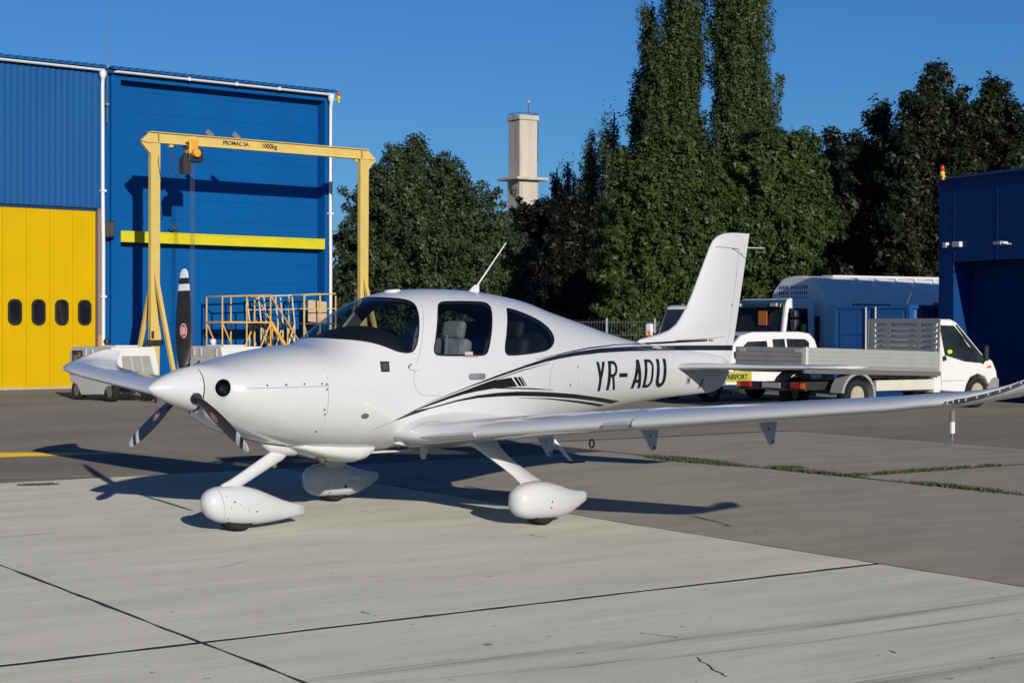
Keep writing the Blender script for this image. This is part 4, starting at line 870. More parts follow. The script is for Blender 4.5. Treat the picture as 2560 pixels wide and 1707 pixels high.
WS=[(1.743,1.618),(1.842,1.606),(1.983,1.579),(2.089,1.539),(2.16,1.509),(2.241,1.496),(2.30,1.498),(2.34,1.513),(2.379,1.554),(2.422,1.626),(2.479,1.746),(2.525,1.843),(2.558,1.925),(2.55,1.957),(2.525,1.974),(2.459,1.987),(2.389,1.992)]
DW=[(2.773,1.918),(2.814,1.945),(2.868,1.961),(3.0,1.966),(3.145,1.968),(3.3,1.967),(3.412,1.963),(3.453,1.941),(3.444,1.896),(3.364,1.757),(3.295,1.62),(3.243,1.515),(3.211,1.478),(3.156,1.465),(3.0,1.464),(2.861,1.464),(2.74,1.466),(2.608,1.47),(2.568,1.486),(2.558,1.523),(2.60,1.62),(2.649,1.722),(2.71,1.83)]
RW=[(3.665,1.900),(3.685,1.912),(3.807,1.892),(3.931,1.86),(4.04,1.825),(4.14,1.783),(4.217,1.731),(4.253,1.678),(4.266,1.626),(4.237,1.574),(4.16,1.523),(4.064,1.498),(3.908,1.481),(3.7,1.467),(3.543,1.461),(3.478,1.47),(3.455,1.512),(3.48,1.593),(3.51,1.65),(3.542,1.719),(3.60,1.81)]
left=side_poly(WS,-1); right=side_poly(WS,1)
wsp=[(1.700,math.pi/2*KS)]+left+[(2.345,math.pi/2*KS)]+right[::-1]
def resample(P,step=.035):
    out=[]
    for i in range(len(P)):
        p=Vector(P[i]);q=Vector(P[(i+1)%len(P)]); k=max(1,int((q-p).length/step))
        out+=[tuple(p.lerp(q,j/k)) for j in range(k)]
    return out
def smooth_poly(P,it=1):
    for _ in range(it):
        Q=[]
        for i in range(len(P)):
            p=Vector(P[i]);q=Vector(P[(i+1)%len(P)]); Q+=[tuple(p.lerp(q,.25)),tuple(p.lerp(q,.75))]
        P=Q
    return P
def inset(P,d):
    A=sum(P[i][0]*P[(i+1)%len(P)][1]-P[(i+1)%len(P)][0]*P[i][1] for i in range(len(P))); s=1 if A>0 else -1; out=[]
    for i in range(len(P)):
        a=Vector(P[i-1]);b=Vector(P[(i+1)%len(P)]); t=(b-a).normalized(); out.append((P[i][0]-s*t.y*d,P[i][1]+s*t.x*d))
    return out
WIN=[('windscreen',smooth_poly(wsp,1))]
for s,nm in ((-1,'near'),(1,'far')):
    WIN+=[('door_window',smooth_poly(side_poly(DW,s))),('rear_window',smooth_poly(side_poly(RW,s)))]
WIN=[(n_,P_,inset(P_,.011)) for n_,P_ in WIN]
def th_any(x,z):
    zt,zb,hw_,zm,nu,nl=sec(x)
    if z>=zm: return th_of(x,z)
    return -math.asin(min(1,max(0,(zm-z)/(zm-zb))**(nl/2)))
INLET3=[]
for s in (-1,1):
    ax=Vector((1,-s*.55,0)).normalized(); c=Vector((.50,s*.322,1.225)); e1=Vector((s*.0,0,1)); e2=ax.cross(e1).normalized(); out=[]; o3=[]
    for k in range(30):
        a=2*math.pi*k/30; p=c+(e1*math.cos(a)*1.08+e2*math.sin(a))*.072; lo,hi=-.3,.5
        g=lambda t:(lambda q: abs(q.y)-fus_y(max(q.x,.42),q.z) if q.x>.42 else 1)(p+ax*t)
        for _ in range(40):
            m_=(lo+hi)/2
            if g(m_)>0: lo=m_
            else: hi=m_
        q=p+ax*hi; x=max(q.x,.421); t=th_any(x,q.z); t=t if s>0 else math.pi-t; out.append((x,t*KS)); o3.append(tuple(surf(x,t)))
    WIN.append(('inlet',out,out)); INLET3.append((s,o3))
def surf3(x,tk): return surf(x,tk/KS)
# grid points, thinned beside the outlines
pts=[]; edges=[]
for n_,Po,Pi in WIN:
    for Q in ((Po,Pi) if n_!='inlet' else (Po,)):
        k=len(pts); pts+=[tuple(q) for q in Q]; edges+=[(k+i,k+(i+1)%len(Q)) for i in range(len(Q))]
npt=len(pts); bnd=np.array(pts)
T0,T1=-math.pi/2*KS,1.5*math.pi*KS; NT=112
xs=list(np.linspace(.42,.66,13))+list(np.linspace(.70,1.6,24))+list(np.linspace(1.63,4.4,86))+list(np.linspace(4.45,7.56,56))
for x in xs:
    for j in range(NT+1):
        t=T0+(T1-T0)*j/NT
        if (1.6<x<4.4 or x<.72) and 0<j<NT:
            if np.min(np.hypot(bnd[:,0]-x,bnd[:,1]-t))<.010: continue
        pts.append((float(x),float(t)))
vo,eo,fo,_,_,_=delaunay_2d_cdt([Vector(p) for p in pts],edges,[],0,1e-6)
VO=[(v.x,v.y) for v in vo]; V3=[surf3(*p) for p in VO]
def norm_at(x,t):
    e=1e-3; a=np.array(surf3(x,t+e))-np.array(surf3(x,t-e)); b=np.array(surf3(min(x+e,7.56),t))-np.array(surf3(max(x-e,.42),t))
    n=np.cross(a,b); l=np.linalg.norm(n); n=n/l if l>1e-12 else np.array([0,0,1.]); 
    zm=sec(x)[3]; p=np.array(surf3(x,t)); c=np.array([p[0],0,zm]); return n if np.dot(n,p-c)>=0 else -n
groups={'shell':[],'seal':[]}
for k in range(len(WIN)): groups[k]=[]
boxes=[(min(p[0] for p in Po),max(p[0] for p in Po),min(p[1] for p in Po),max(p[1] for p in Po)) for _,Po,_ in WIN]
for f in fo:
    cx=sum(VO[i][0] for i in f)/3; cy=sum(VO[i][1] for i in f)/3; g='shell'
    for k,(n_,Po,Pi) in enumerate(WIN):
        bx=boxes[k]
        if bx[0]<cx<bx[1] and bx[2]<cy<bx[3] and inpoly(cx,cy,Po): g=k if inpoly(cx,cy,Pi) else 'seal'; break
    groups[g].append(f)
NRM=[norm_at(*p) for p in VO]
def submesh(name,faces,m,off,parent,flip=False):
    used=sorted({i for f in faces for i in f}); mp={v:i for i,v in enumerate(used)}
    V=[tuple(np.array(V3[i])+NRM[i]*off) for i in used]; F=[]
    for f in faces:
        a,b,c=[np.array(V3[i]) for i in f]; n=np.cross(b-a,c-a); ok=np.dot(n,NRM[f[0]])>=0
        F.append(tuple(mp[i] for i in (f if ok!=flip else f[::-1])))
    me=bpy.data.meshes.new(name); me.from_pydata(V,[],F); me.materials.append(m); me.shade_smooth()
    me.normals_split_custom_set_from_vertices([tuple(NRM[i]*(-1 if flip else 1)) for i in used]); me.update()
    o=bpy.data.objects.new(name,me); COL.objects.link(o); o.parent=parent; return o
submesh('fuselage',groups['shell'],ACW,0,AC)
submesh('window_seal',groups['seal'],seal,.0,AC)
for k,(n_,_,_) in enumerate(WIN):
    if n_!='inlet': submesh(n_,groups[k],cglass,-.001,AC)
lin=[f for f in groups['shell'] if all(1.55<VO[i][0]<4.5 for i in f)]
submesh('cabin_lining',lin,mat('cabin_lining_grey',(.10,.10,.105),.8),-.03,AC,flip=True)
# ---- surface decals -------------------------------------------------------
FINLE=[(1.05,6.9),(1.30,6.75),(1.45,6.20),(1.55,5.98),(1.60,6.06),(1.64,6.28),(1.68,6.50),(1.76,6.66),(1.90,6.80),(2.05,6.905),(2.22,7.00),(2.45,7.135),(2.62,7.235),(2.68,7.28),(2.735,7.36),(2.77,7.47),(2.785,7.62)]
def lerp_tab(tab,z):
    if z<=tab[0][0]: return tab[0][1]
    for (a,b),(c,d) in zip(tab,tab[1:]):
        if z<=c: return b+(d-b)*(z-a)/(c-a)
    return tab[-1][1]
def fin_le(z): return lerp_tab(FINLE,z)
def fin_te(z): return lerp_tab([(1.05,7.40),(1.12,7.50),(1.22,7.575),(1.32,7.605),(1.47,7.635),(2.79,7.94)],z)
def airfoil_t(u,t): return 5*t*(.2969*math.sqrt(max(u,0))-.1260*u-.3516*u*u+.2843*u**3-.1030*u**4)
def fin_th(z): return .125 if z>1.7 else .10
def fin_y(x,z):
    a,b=fin_le(z),fin_te(z); c=b-a
    if z>2.785 or x<=a or x>=b: return 0
    cc=min(c,1.05); return max(airfoil_t((x-a)/c,fin_th(z))*cc,.004)
def body_y(x,z):
    zt,zb=sec(x)[:2]; y=fus_y(x,z) if zb<z<zt else 0
    return max(y,fin_y(x,z))
def decal(polys,m,name,off=.0025,sides=(-1,),parent=None,step=.05,label=None):
    pts=[];ed=[]
    for P_ in polys:
        Q=resample(P_,step); k=len(pts); pts+=Q; ed+=[(k+i,k+(i+1)%len(Q)) for i in range(len(Q))]
    x0=min(p[0] for p in pts);x1=max(p[0] for p in pts);z0=min(p[1] for p in pts);z1=max(p[1] for p in pts); b=np.array(pts)
    for x in np.arange(x0,x1,step):
        for z in np.arange(z0,z1,step*.5):
            if any(inpoly(x,z,P_) for P_ in polys) and np.min(np.hypot(b[:,0]-x,b[:,1]-z))>step*.25: pts.append((float(x),float(z)))
    vo,_,fo,_,_,_=delaunay_2d_cdt([Vector(p) for p in pts],ed,[],0,1e-6); V=[(v.x,v.y) for v in vo]
    F=[f for f in fo if any(inpoly(sum(V[i][0] for i in f)/3,sum(V[i][1] for i in f)/3,P_) for P_ in polys)]
    for s in sides:
        me=bpy.data.meshes.new(name); me.from_pydata([(x,s*(body_y(x,z)+off),z) for x,z in V],[],F); me.materials.append(m); me.shade_smooth()
        o=bpy.data.objects.new(name,me); COL.objects.link(o); o.parent=parent or AC
        if label: o['label']=label
def band(top,bot): return top+bot[::-1]
both=(-1,1)
decal([band([(1.92,.837),(2.142,.914),(2.348,.997),(2.508,1.011+.003),(2.824,1.074),(3.08,1.109),(3.351,1.126),(3.637,1.130),(3.948,1.119),(4.173,1.106),(4.55,1.080),(5.1,1.024),(5.526,.974)],
            [(1.92,.835),(2.142,.911),(2.348,.964),(2.508,1.003),(2.826,1.059),(3.083,1.084),(3.356,1.091),(3.643,1.088),(3.958,1.075),(4.186,1.062),(4.57,1.035),(4.98,.997),(5.38,.953)])],stripe,'lower_stripe',sides=both)
decal([band([(2.142,.918),(2.348,1.006),(2.55,1.066),(2.736,1.115),(3.076,1.196),(3.254,1.238),(3.40,1.250),(3.534,1.262)],[(2.142,.914),(2.348,1.000),(2.472,1.025),(2.739,1.089),(2.9,1.122),(3.078,1.146),(3.30,1.166),(3.623,1.176)])],stripe,'stripe_wedge',sides=both)
for a0,b0,w_ in ((3.560,3.648,.046),(3.622,3.706,.034),(3.668,3.752,.014)): decal([[(a0,1.264),(a0+w_,1.266),(b0+w_,1.178),(b0,1.178)]],stripe,'stripe_dash',sides=both)
decal([band([(3.30,1.170),(3.537,1.168),(3.836,1.157),(4.19,1.130)],[(3.30,1.166),(3.538,1.156),(3.837,1.144),(4.19,1.127)])],stripe,'thin_stripe',sides=both)
decal([band([(3.66,1.068),(4.122,1.053),(4.613,1.014),(5.0,.975),(5.262,.944)],[(3.66,1.066),(4.125,1.042),(4.625,.993),(4.95,.957),(5.18,.930)])],stripe,'thin_stripe',sides=both)
decal([band([(2.45,1.052),(2.655,1.110),(2.988,1.200),(3.346,1.288),(3.731,1.372),(4.053,1.432),(4.284,1.462),(4.568,1.490),(5.05,1.520),(5.65,1.531),(6.2,1.534),(6.8,1.535),(7.64,1.530)],
            [(2.45,1.049),(2.655,1.104),(2.989,1.190),(3.346,1.268),(3.731,1.349),(4.053,1.399),(4.284,1.426),(4.563,1.450),(5.05,1.474),(5.609,1.485),(6.159,1.484),(6.721,1.484),(7.63,1.474)])],stripe,'main_stripe',off=.003,sides=both)
decal([band([(3.10,1.203),(3.346,1.257),(3.7,1.331),(4.12,1.390)],[(3.10,1.200),(3.346,1.250),(3.7,1.322),(4.12,1.388)])],stripe,'thin_stripe',sides=both)
decal([band([(3.9,1.424),(4.42,1.490),(4.833,1.530),(5.384,1.556),(5.8,1.560)],[(3.9,1.421),(4.42,1.480),(4.824,1.516),(5.375,1.546),(5.8,1.553)])],stripe,'thin_stripe',sides=both)
decal([band([(5.8,1.562),(6.1,1.568),(6.343,1.576),(6.682,1.588),(7.145,1.596)],[(5.8,1.552),(6.1,1.552),(6.343,1.553),(6.682,1.566),(7.16,1.577)])],stripe,'fin_stripe',off=.003,sides=both)
for a0,w_ in ((7.172,.03),(7.212,.02),(7.242,.01)): decal([[(a0,1.597),(a0+w_,1.597),(a0+w_+.018,1.577),(a0+.018,1.577)]],stripe,'stripe_dash',sides=both)
decal([band([(6.6,1.590),(7.1,1.606),(7.5,1.628)],[(6.6,1.586),(7.1,1.600),(7.5,1.626)])],stripe,'thin_stripe',sides=both)
def arc(cx,cz,rx,rz,a0,a1,n=12): return [(cx+rx*math.cos(R(a0+(a1-a0)*i/n)),cz+rz*math.sin(R(a0+(a1-a0)*i/n))) for i in range(n+1)]
def glyph(ch):
    if ch=='Y': return [[(0,1),(.32,1),(.5,.66),(.68,1),(1,1),(.66,.42),(.66,0),(.34,0),(.34,.42)]]
    if ch=='R': return [[(0,0),(.31,0),(.31,1),(0,1)],[(.2,1),(.55,1)]+arc(.55,.72,.43,.28,90,-90)+[(.55,.44),(.2,.44),(.2,.55),(.52,.55)]+arc(.52,.72,.22,.17,-90,90)+[(.52,.89),(.2,.89)],[(.42,.46),(.66,.46),(1.0,0),(.75,0)]]
    if ch=='A': return [[(0,0),(.30,0),(.65,1),(.35,1)],[(.70,0),(1,0),(.65,1),(.35,1)],[(.2,.20),(.8,.20),(.8,.31),(.2,.31)]]
    if ch=='D': return [[(0,0),(.31,0),(.31,1),(0,1)],[(.2,1),(.50,1)]+arc(.50,.72,.50,.28,90,0,8)+arc(.50,.28,.50,.28,0,-90,8)+[(.2,0),(.2,.11),(.48,.11)]+arc(.48,.28,.28,.17,-90,0,8)+arc(.48,.72,.28,.17,0,90,8)+[(.2,.89)]]
    if ch=='U': return [[(0,1),(0,.28)]+arc(.5,.28,.5,.29,180,360,14)+[(1,.28),(1,1),(.69,1),(.69,.28)]+arc(.5,.28,.19,.15,360,180,14)+[(.31,1)]]
    return [[(0,.42),(1,.42),(1,.56),(0,.56)]]
for ch,x0,x1,z0,z1 in (('Y',4.925,5.085,1.093,1.388),('R',5.140,5.315,1.097,1.392),('-',5.350,5.505,1.10,1.395),('A',5.61,5.80,1.101,1.398),('D',5.83,6.005,1.103,1.399),('U',6.065,6.255,1.103,1.401)):
    decal([[(x0+(x1-x0)*u,z0+(z1-z0)*v) for u,v in P_] for P_ in glyph(ch)],stripe,'registration_letter',off=.003,step=.03)
# panel lines, fasteners, small fittings on the near side
def pline(pts,w_=.006,m=greym,name='panel_line',off=.0012,sides=both):
    L_=[];Rr=[]
    for i,p in enumerate(pts):
        a=Vector(pts[max(i-1,0)]);b=Vector(pts[min(i+1,len(pts)-1)]); t=(b-a).normalized(); L_.append((p[0]-t.y*w_/2,p[1]+t.x*w_/2)); Rr.append((p[0]+t.y*w_/2,p[1]-t.x*w_/2))
    decal([L_+Rr[::-1]],m,name,off,sides,step=.06)
pline([(.66,1.222),(1.0,1.225),(1.40,1.228)]); pline([(1.405,.78),(1.40,1.0),(1.40,1.3),(1.39,1.45)])
pline([(2.64,1.99),(2.61,1.917),(2.515,1.746),(2.437,1.578),(2.37,1.435),(2.311,1.305),(2.309,1.245),(2.333,1.185),(2.381,1.142),(2.445,1.124),(2.638,1.119)],.005)
pline([(4.13,1.03),(4.13,1.10),(4.125,1.25),(4.14,1.33),(4.19,1.385)],.006); pline([(4.62,1.02),(4.61,1.3)],.003)
dk=mat('dark_fastener',(.08,.08,.085),.5)
def disc(x,z,rx,rz,m,name,off=.003,n=12): decal([[(x+rx*math.cos(2*math.pi*i/n),z+rz*math.sin(2*math.pi*i/n)) for i in range(n)]],m,name,off,(-1,),step=.2)
for x,z in ((.83,1.245),(1.0,1.247),(1.17,1.25),(1.34,1.25),(1.385,1.245),(1.385,1.20),(1.37,1.03),(1.38,.99),(1.36,.84)): disc(x,z,.009,.009,dk,'fastener')
disc(1.797,.962,.042,.024,mat('vent_grey',(.12,.12,.13),.4),'static_vent'); disc(4.47,1.17,.010,.014,dk,'fastener'); disc(4.60,1.345,.012,.018,mat('fastener_grey',(.3,.32,.33),.4),'fastener')
decal([[(1.955,1.34),(2.045,1.34),(2.055,1.43),(1.965,1.43)]],blk,'navigation_light_lens',.006); decal([[(1.975,1.355),(2.03,1.357),(2.036,1.415),(1.982,1.413)]],mat('navigation_chip',(.06,.065,.08),.3),'light_chip',.008)
decal([oval(.20,.052,.025) and [(3.075+u,1.280+v) for u,v in oval(.215,.055,.026)]],mat('handle_chrome',(.45,.5,.53),.25,metal=.7),'door_handle',.006)
decal([[(3.035+u,1.280+v) for u,v in oval(.12,.034,.016)]],mat('handle_recess',(.22,.25,.28),.3),'handle_grip',.009)
decal([[(2.29,1.40),(2.255,1.385),(2.25,1.36),(2.31,1.345),(2.37,1.35),(2.37,1.405)]],ACW,'door_hinge',.012); pline([(2.255,1.365),(2.25,1.385),(2.285,1.404)],.010,dk,'hinge_shadow_gap',.013,(-1,))
decal([[(2.90,1.452),(3.10,1.452),(3.10,1.458),(2.90,1.458)]],mat('red_placard',(.55,.15,.12),.5),'placard',.003)
decal([[(6.66,1.12),(6.74,1.12),(6.74,1.20),(6.66,1.20)]],mat('tail_light_grey',(.35,.36,.38),.4),'tail_panel',.003); decal([[(6.685,1.14),(6.73,1.14),(6.73,1.18),(6.685,1.18)]],dk,'tail_panel_mark',.005)
decal([[(6.93,1.07),(6.955,1.07),(7.0,1.17),(6.98,1.18)]],blk,'tail_beacon',.006)
# ---- fin, rudder line ------------------------------------------------------
zs=[1.06,1.15,1.25,1.36,1.45,1.52,1.57,1.60,1.63,1.66,1.70,1.76,1.84,1.95,2.1,2.3,2.5,2.62,2.68,2.73,2.765,2.782]
US=[0,.004,.015,.035,.07,.12,.2,.3,.42,.55,.7,.85,1]
def foil_ring(a,b,th,f):
    c=b-a; cc=min(c,1.05); up=[(a+c*u,max(airfoil_t(u,th)*cc,.003 if u>.5 else 0)) for u in US]
    return [f(x,y) for x,y in up]+[f(x,-y) for x,y in up[::-1][:-1]]
B().loft([foil_ring(fin_le(z),fin_te(z),fin_th(z)*(1 if z<2.7 else max(.25,1-(z-2.7)*6)),lambda x,y,z=z:(x,y,z)) for z in zs]).build('fin',ACW,AC,smooth=50)
decal([[(7.52,1.46),(7.526,1.46),(7.735,2.60),(7.729,2.60)]],greym,'rudder_line',.0015,both,step=.15)
pline([(7.245,2.615),(7.45,2.612),(7.72,2.60)],.006,dk,'rudder_horn_gap',.002); pline([(7.60,2.605),(7.78,2.54),(7.87,2.50)],.006,dk,'rudder_cable',.003)
disc(7.60,2.602,.012,.012,dk,'fastener'); disc(7.775,2.545,.010,.010,dk,'fastener'); disc(7.60,1.98,.010,.014,dk,'fastener')
B().tube([(7.88,0,2.625),(8.22,0,2.63)],[.006,.004],6).build('tail_whip',pvc,AC)
# ---- wings ----------------------------------------------------------------
UW=[0,.003,.012,.03,.06,.10,.16,.24,.34,.46,.6,.75,.88,1]
def wing_ring(y,le,ch,z,th,inc=0,cam=.02):
    P_=[]
    def cmb(u): return cam*4*u*(1-u)*ch
    up=[(u,airfoil_t(u,th)*ch) for u in UW]
    ring=[(le+u*ch,z+cmb(u)+max(t,.0025)-inc*(u-.3)*ch) for u,t in up]+[(le+u*ch,z+cmb(u)-max(t*.85,.0025 if u>.3 else 0)-inc*(u-.3)*ch) for u,t in up[::-1][:-1]]
    return [(x,y,zz_) for x,zz_ in ring]
def wz(y): return .765+.0905*(y-.7)
def wle(y): return 2.24+.085*(y-.7)
def wch(y): return 1.56-(y-.7)*.158
IN=[(.36,2.20,1.98,.80,.175),(.48,2.20,1.90,.792,.178),(.57,2.205,1.80,.785,.176),(.66,2.212,1.71,.78,.172),(.75,2.225,1.63,.777,.166),(.86,2.245,1.56,.778,.158),(1.0,wle(1.0),wch(1.0),wz(1.0),.155)]+[(y,wle(y),wch(y),wz(y),.15) for y in (1.4,2.0,2.6,3.08)]
OUT=[(y,wle(y)-.035,wch(y)+.035,wz(y)-.008,.15) for y in (3.085,3.6,4.2,4.8,5.3)]+[(5.55,2.625,.83,1.205,.145),(5.72,2.655,.80,1.222,.14),(5.84,2.71,.755,1.242,.13),(5.93,2.80,.69,1.270,.12),(6.0,2.93,.60,1.305,.11),(6.05,3.08,.49,1.350,.10),(6.08,3.25,.36,1.40,.10),(6.09,3.38,.25,1.43,.10)]
for s,nm in ((-1,'left wing'),(1,'right wing')):
    W_in=B().loft([wing_ring(s*y,le,c,z,th) for y,le,c,z,th in IN]).build('wing',ACW,AC,smooth=40,label=nm+', low mounted')
    B().loft([wing_ring(s*y,le,c,z,th) for y,le,c,z,th in OUT]).build('outer_panel',ACW,W_in,smooth=40)
    # control gaps on the upper surface, stall strips, flap and aileron hinge brackets
    for y0,y1,m_ in ((.85,3.0,greym),(3.1,5.2,greym)):
        q=[]
        for y in np.linspace(y0,y1,8):
            c=wch(y); x=wle(y)+c*.745; q.append((x,s*y,wz(y)+.02*4*.745*.255*c+airfoil_t(.745,.15)*c+.002))
        b=B(); b.add(q+[(x+.008,y,z-.0003) for x,y,z in q],[(i,i+1,len(q)+i+1,len(q)+i) for i in range(len(q)-1)]); b.build('control_gap',greym,W_in,fixn=False)
    for y0,y1 in ((.82,1.42),(2.78,3.04)):
        b=B(); z_=lambda y: wz(y)-.004
        b.add([(wle(y0)-.022,s*y0,z_(y0)),(wle(y1)-.022,s*y1,z_(y1)),(wle(y1)+.015,s*y1,z_(y1)+.03),(wle(y0)+.015,s*y0,z_(y0)+.03),(wle(y1)+.015,s*y1,z_(y1)-.03),(wle(y0)+.015,s*y0,z_(y0)-.03)],[(0,1,2,3),(0,1,4,5),(0,3,5),(1,2,4)]).build('stall_strip',mat('strip_grey',(.45,.47,.49),.5),W_in)
    for y,nm2 in ((1.04,'flap_hinge_bracket'),(2.35,'flap_hinge_bracket'),(3.66,'aileron_hinge_bracket')):
        x1=wle(y)+wch(y)*.93; zt_=wz(y)-.01; b=B()
        b.prism([(x1-.26,zt_),(x1+.02,zt_+.02),(x1-.03,zt_-.22),(x1-.075,zt_-.235)],s*y-.012,s*y+.012)
        o=b.build(nm2,mat('bracket_grey',(.46,.50,.53),.5),W_in,bevel=.006); B().lathe([(-.015,.013),(.015,.013)],(x1-.058,s*y,zt_-.205),(0,1,0),10).build('pivot_bolt',dk,o); B().lathe([(-.015,.009),(.015,.009)],(x1-.11,s*y,zt_-.10),(0,1,0),8).build('pivot_bolt',dk,o)
    # tie-down ring, pitot
    b=B(); c0=Vector((2.85,s*2.26,wz(2.26)-.145)); b.tube([c0+Vector((0.028*math.cos(a),0,.034*math.sin(a))) for a in np.linspace(0,6.283,17)],.008,6).build('tie_down_ring',dk,W_in)
    # tip light strip in a glazed slot
    seg=[]
    for k in range(len(OUT)-1):
        pass
    q=[(5.72,2.652,1.220),(5.78,2.678,1.230),(5.84,2.705,1.240),(5.93,2.795,1.269),(6.0,2.925,1.304),(6.05,3.075,1.349),(6.08,3.245,1.399)]
    ring=[]
    for i,(y,x,z) in enumerate(q):
        h=.015 if 0<i<len(q)-1 else .005; ring.append([(x-.012+.0,s*(y+.006),z-.004),(x+.012,s*(y+.012),z+h),(x+.03,s*y,z),(x+.012,s*(y+.012),z-h)])
    o=B().loft(ring).build('tip_light_strip',mat('light_strip_dark',(.05,.055,.06),.12,coat=.6),W_in)
    for k in range(9):
        t=.05+k*.1; i=min(int(t*6),5); u=t*6-i; a=Vector((q[i][1],s*q[i][0],q[i][2]));b_=Vector((q[i+1][1],s*q[i+1][0],q[i+1][2])); c=a.lerp(b_,u)
        B().box(-.010,.006,-.0035,.0035,-.009,.009,Matrix.Translation(c+Vector((-.006,s*.006,0)))).build('led_cell',mat('led_silver',(.75,.76,.78),.2,metal=.5) if k!=6 else mat('led_amber',(.6,.5,.1),.2),o)
    if s<0:
        c=Vector((2.76,-5.72,wz(5.72)-.06))
        o=B().tube([c,c+Vector((.0,0,-.075))],.020,10).build('pitot_mast',mat('pitot_dark_grey',(.16,.16,.16),.5),W_in); B().tube([c+Vector((0,0,-.075)),c+Vector((0,0,-.155))],.018,10).build('pitot_sleeve',wht,o); B().tube([c+Vector((0,0,-.155)),c+Vector((-.002,0,-.21)),c+Vector((-.02,0,-.222)),c+Vector((-.10,0,-.226))],[.012,.011,.009,.008],10).build('pitot_tube',mat('pitot_chrome',(.4,.42,.5),.25,metal=.8),o)
# wing root fillet
# ---- tailplane ------------------------------------------------------------
for s in (-1,1):
    R_=[(.02,6.42,1.02,1.31,.10),(.18,6.46,.98,1.31,.095),(.6,6.56,.86,1.313,.09),(1.2,6.70,.72,1.318,.09),(1.62,6.80,.62,1.322,.085),(1.80,6.86,.54,1.323,.08),(1.86,6.93,.46,1.324,.07)]
    st=B().loft([wing_ring(s*y,le,c,z,th,cam=0) for y,le,c,z,th in R_]).build('tailplane',ACW,AC,smooth=40)
    B().add([(7.135+.0,s*.2,1.344),(7.21,s*1.6,1.342),(7.217,s*1.6,1.342),(7.142,s*.2,1.344)],[(0,1,2,3)]).build('elevator_gap',greym,st,fixn=False)
    b=B().loft([wing_ring(s*y,le,c,z,th,cam=0) for y,le,c,z,th in ((1.64,6.79,.50,1.323,.10),(1.80,6.83,.58,1.324,.10),(1.90,6.90,.52,1.325,.09),(1.925,7.0,.42,1.326,.08))]).build('elevator_horn',ACW,st,smooth=40)
# ---- engine: spinner, propeller, inlets ----------------------------------------
ZP=1.222; XP=.36
B().lathe([(0,.002),(.004,.012),(.012,.0225),(.03,.038),(.06,.058),(.11,.085),(.17,.112),(.24,.139),(.31,.163),(.37,.182),(.405,.192),(.412,.188)],(0,0,ZP),(1,0,0),48).build('spinner',ACW,AC,smooth=40)
b=B()
for k in range(16):
    a=2*math.pi*k/16; b.lathe([(0,.005),(.003,.004)],(.388,.191*math.cos(a),ZP+.191*math.sin(a)),(0,math.cos(a),math.sin(a)),6)
b.build('spinner_screws',greym,AC)
BLADE=mat('propeller_black',(.018,.018,.02),.38,var=.15,scale=6); TIPW=mat('propeller_tip_white',(.70,.71,.73),.4)
def blade(an):
    er=Vector((0,math.sin(an),math.cos(an))); et=Vector((0,math.cos(an),-math.sin(an))); fw=Vector((-1,0,0)); C0=Vector((XP,0,ZP))
    tab=[(.05,.078,.078,46),(.12,.080,.072,42),(.20,.104,.048,35),(.28,.130,.034,30),(.38,.150,.027,25),(.50,.158,.021,21),(.62,.152,.017,18),(.74,.137,.013,16),(.80,.126,.012,15),(.855,.114,.011,14.5),(.91,.098,.010,14),(.945,.084,.009,14),(.968,.062,.007,14),(.980,.030,.005,14)]
    def ring(r):
        for (a,b) in zip(tab,tab[1:]):
            if r<=b[0]+1e-9: break
        u=(r-a[0])/(b[0]-a[0]); c,t,be=[a[i]+(b[i]-a[i])*u for i in (1,2,3)]; be=R(be)
        ch=et*math.cos(be)+fw*math.sin(be); nn=fw*math.cos(be)-et*math.sin(be); sweep=-.05*max(0,(r-.45))**1.5
        out=[]
        for k in range(14):
            q=2*math.pi*k/14; xx=math.cos(q); yy=math.sin(q)*(1 if r<.15 else (.55+.45*xx) if False else 1)
            out.append(C0+er*r+ch*(c*.5*xx+sweep+.008)+nn*(t*.5*yy*(1-.25*max(0,-xx))))
        return out
    def seg(r0,r1,name,m,parent,n=6):
        return B().loft([ring(r0+(r1-r0)*i/n) for i in range(n+1)]).build(name,m,parent,smooth=60)
    o=seg(.05,.800,'propeller_blade',BLADE,AC,24); seg(.8005,.855,'tip_band',TIPW,o,3); seg(.8555,.905,'tip_band',BLADE,o,3); seg(.9055,.980,'tip_band',TIPW,o,9)
    # decal badge on the forward face
    for rr,(hx,hz),m_,of in ((.47,(.034,.060),TIPW,.0125),(.47,(.030,.055),mat('badge_red',(.45,.04,.04),.4),.0138)):
        be=R(22); ch=et*math.cos(be)+fw*math.sin(be); nn=fw*math.cos(be)-et*math.sin(be); c=C0+er*rr+nn*of
        P_=[c+ch*(hx*math.cos(a))+er*(hz*math.sin(a)) for a in np.linspace(0,6.283,19)[:-1]]; B().add(P_,[tuple(range(18))]).build('blade_badge',m_,o,fixn=False)
    b=B(); be=R(22); ch=et*math.cos(be)+fw*math.sin(be); nn=fw*math.cos(be)-et*math.sin(be)
    for q in (-.014,.0,.014):
        c=C0+er*(.47)+nn*.0148+ch*q; b.add([c-ch*.003-er*.03,c+ch*.003-er*.03,c+ch*.003+er*.03,c-ch*.003+er*.03],[(0,1,2,3)])
    b.build('badge_bars',TIPW,o,fixn=False)
    # blade root boot in the spinner cut-out
    B().lathe([(0,.052),(.03,.050),(.05,.044)],C0+er*.145,tuple(er),16).build('root_boot',rub,o,smooth=40)
for k in range(3): blade(.034+k*2*math.pi/3)
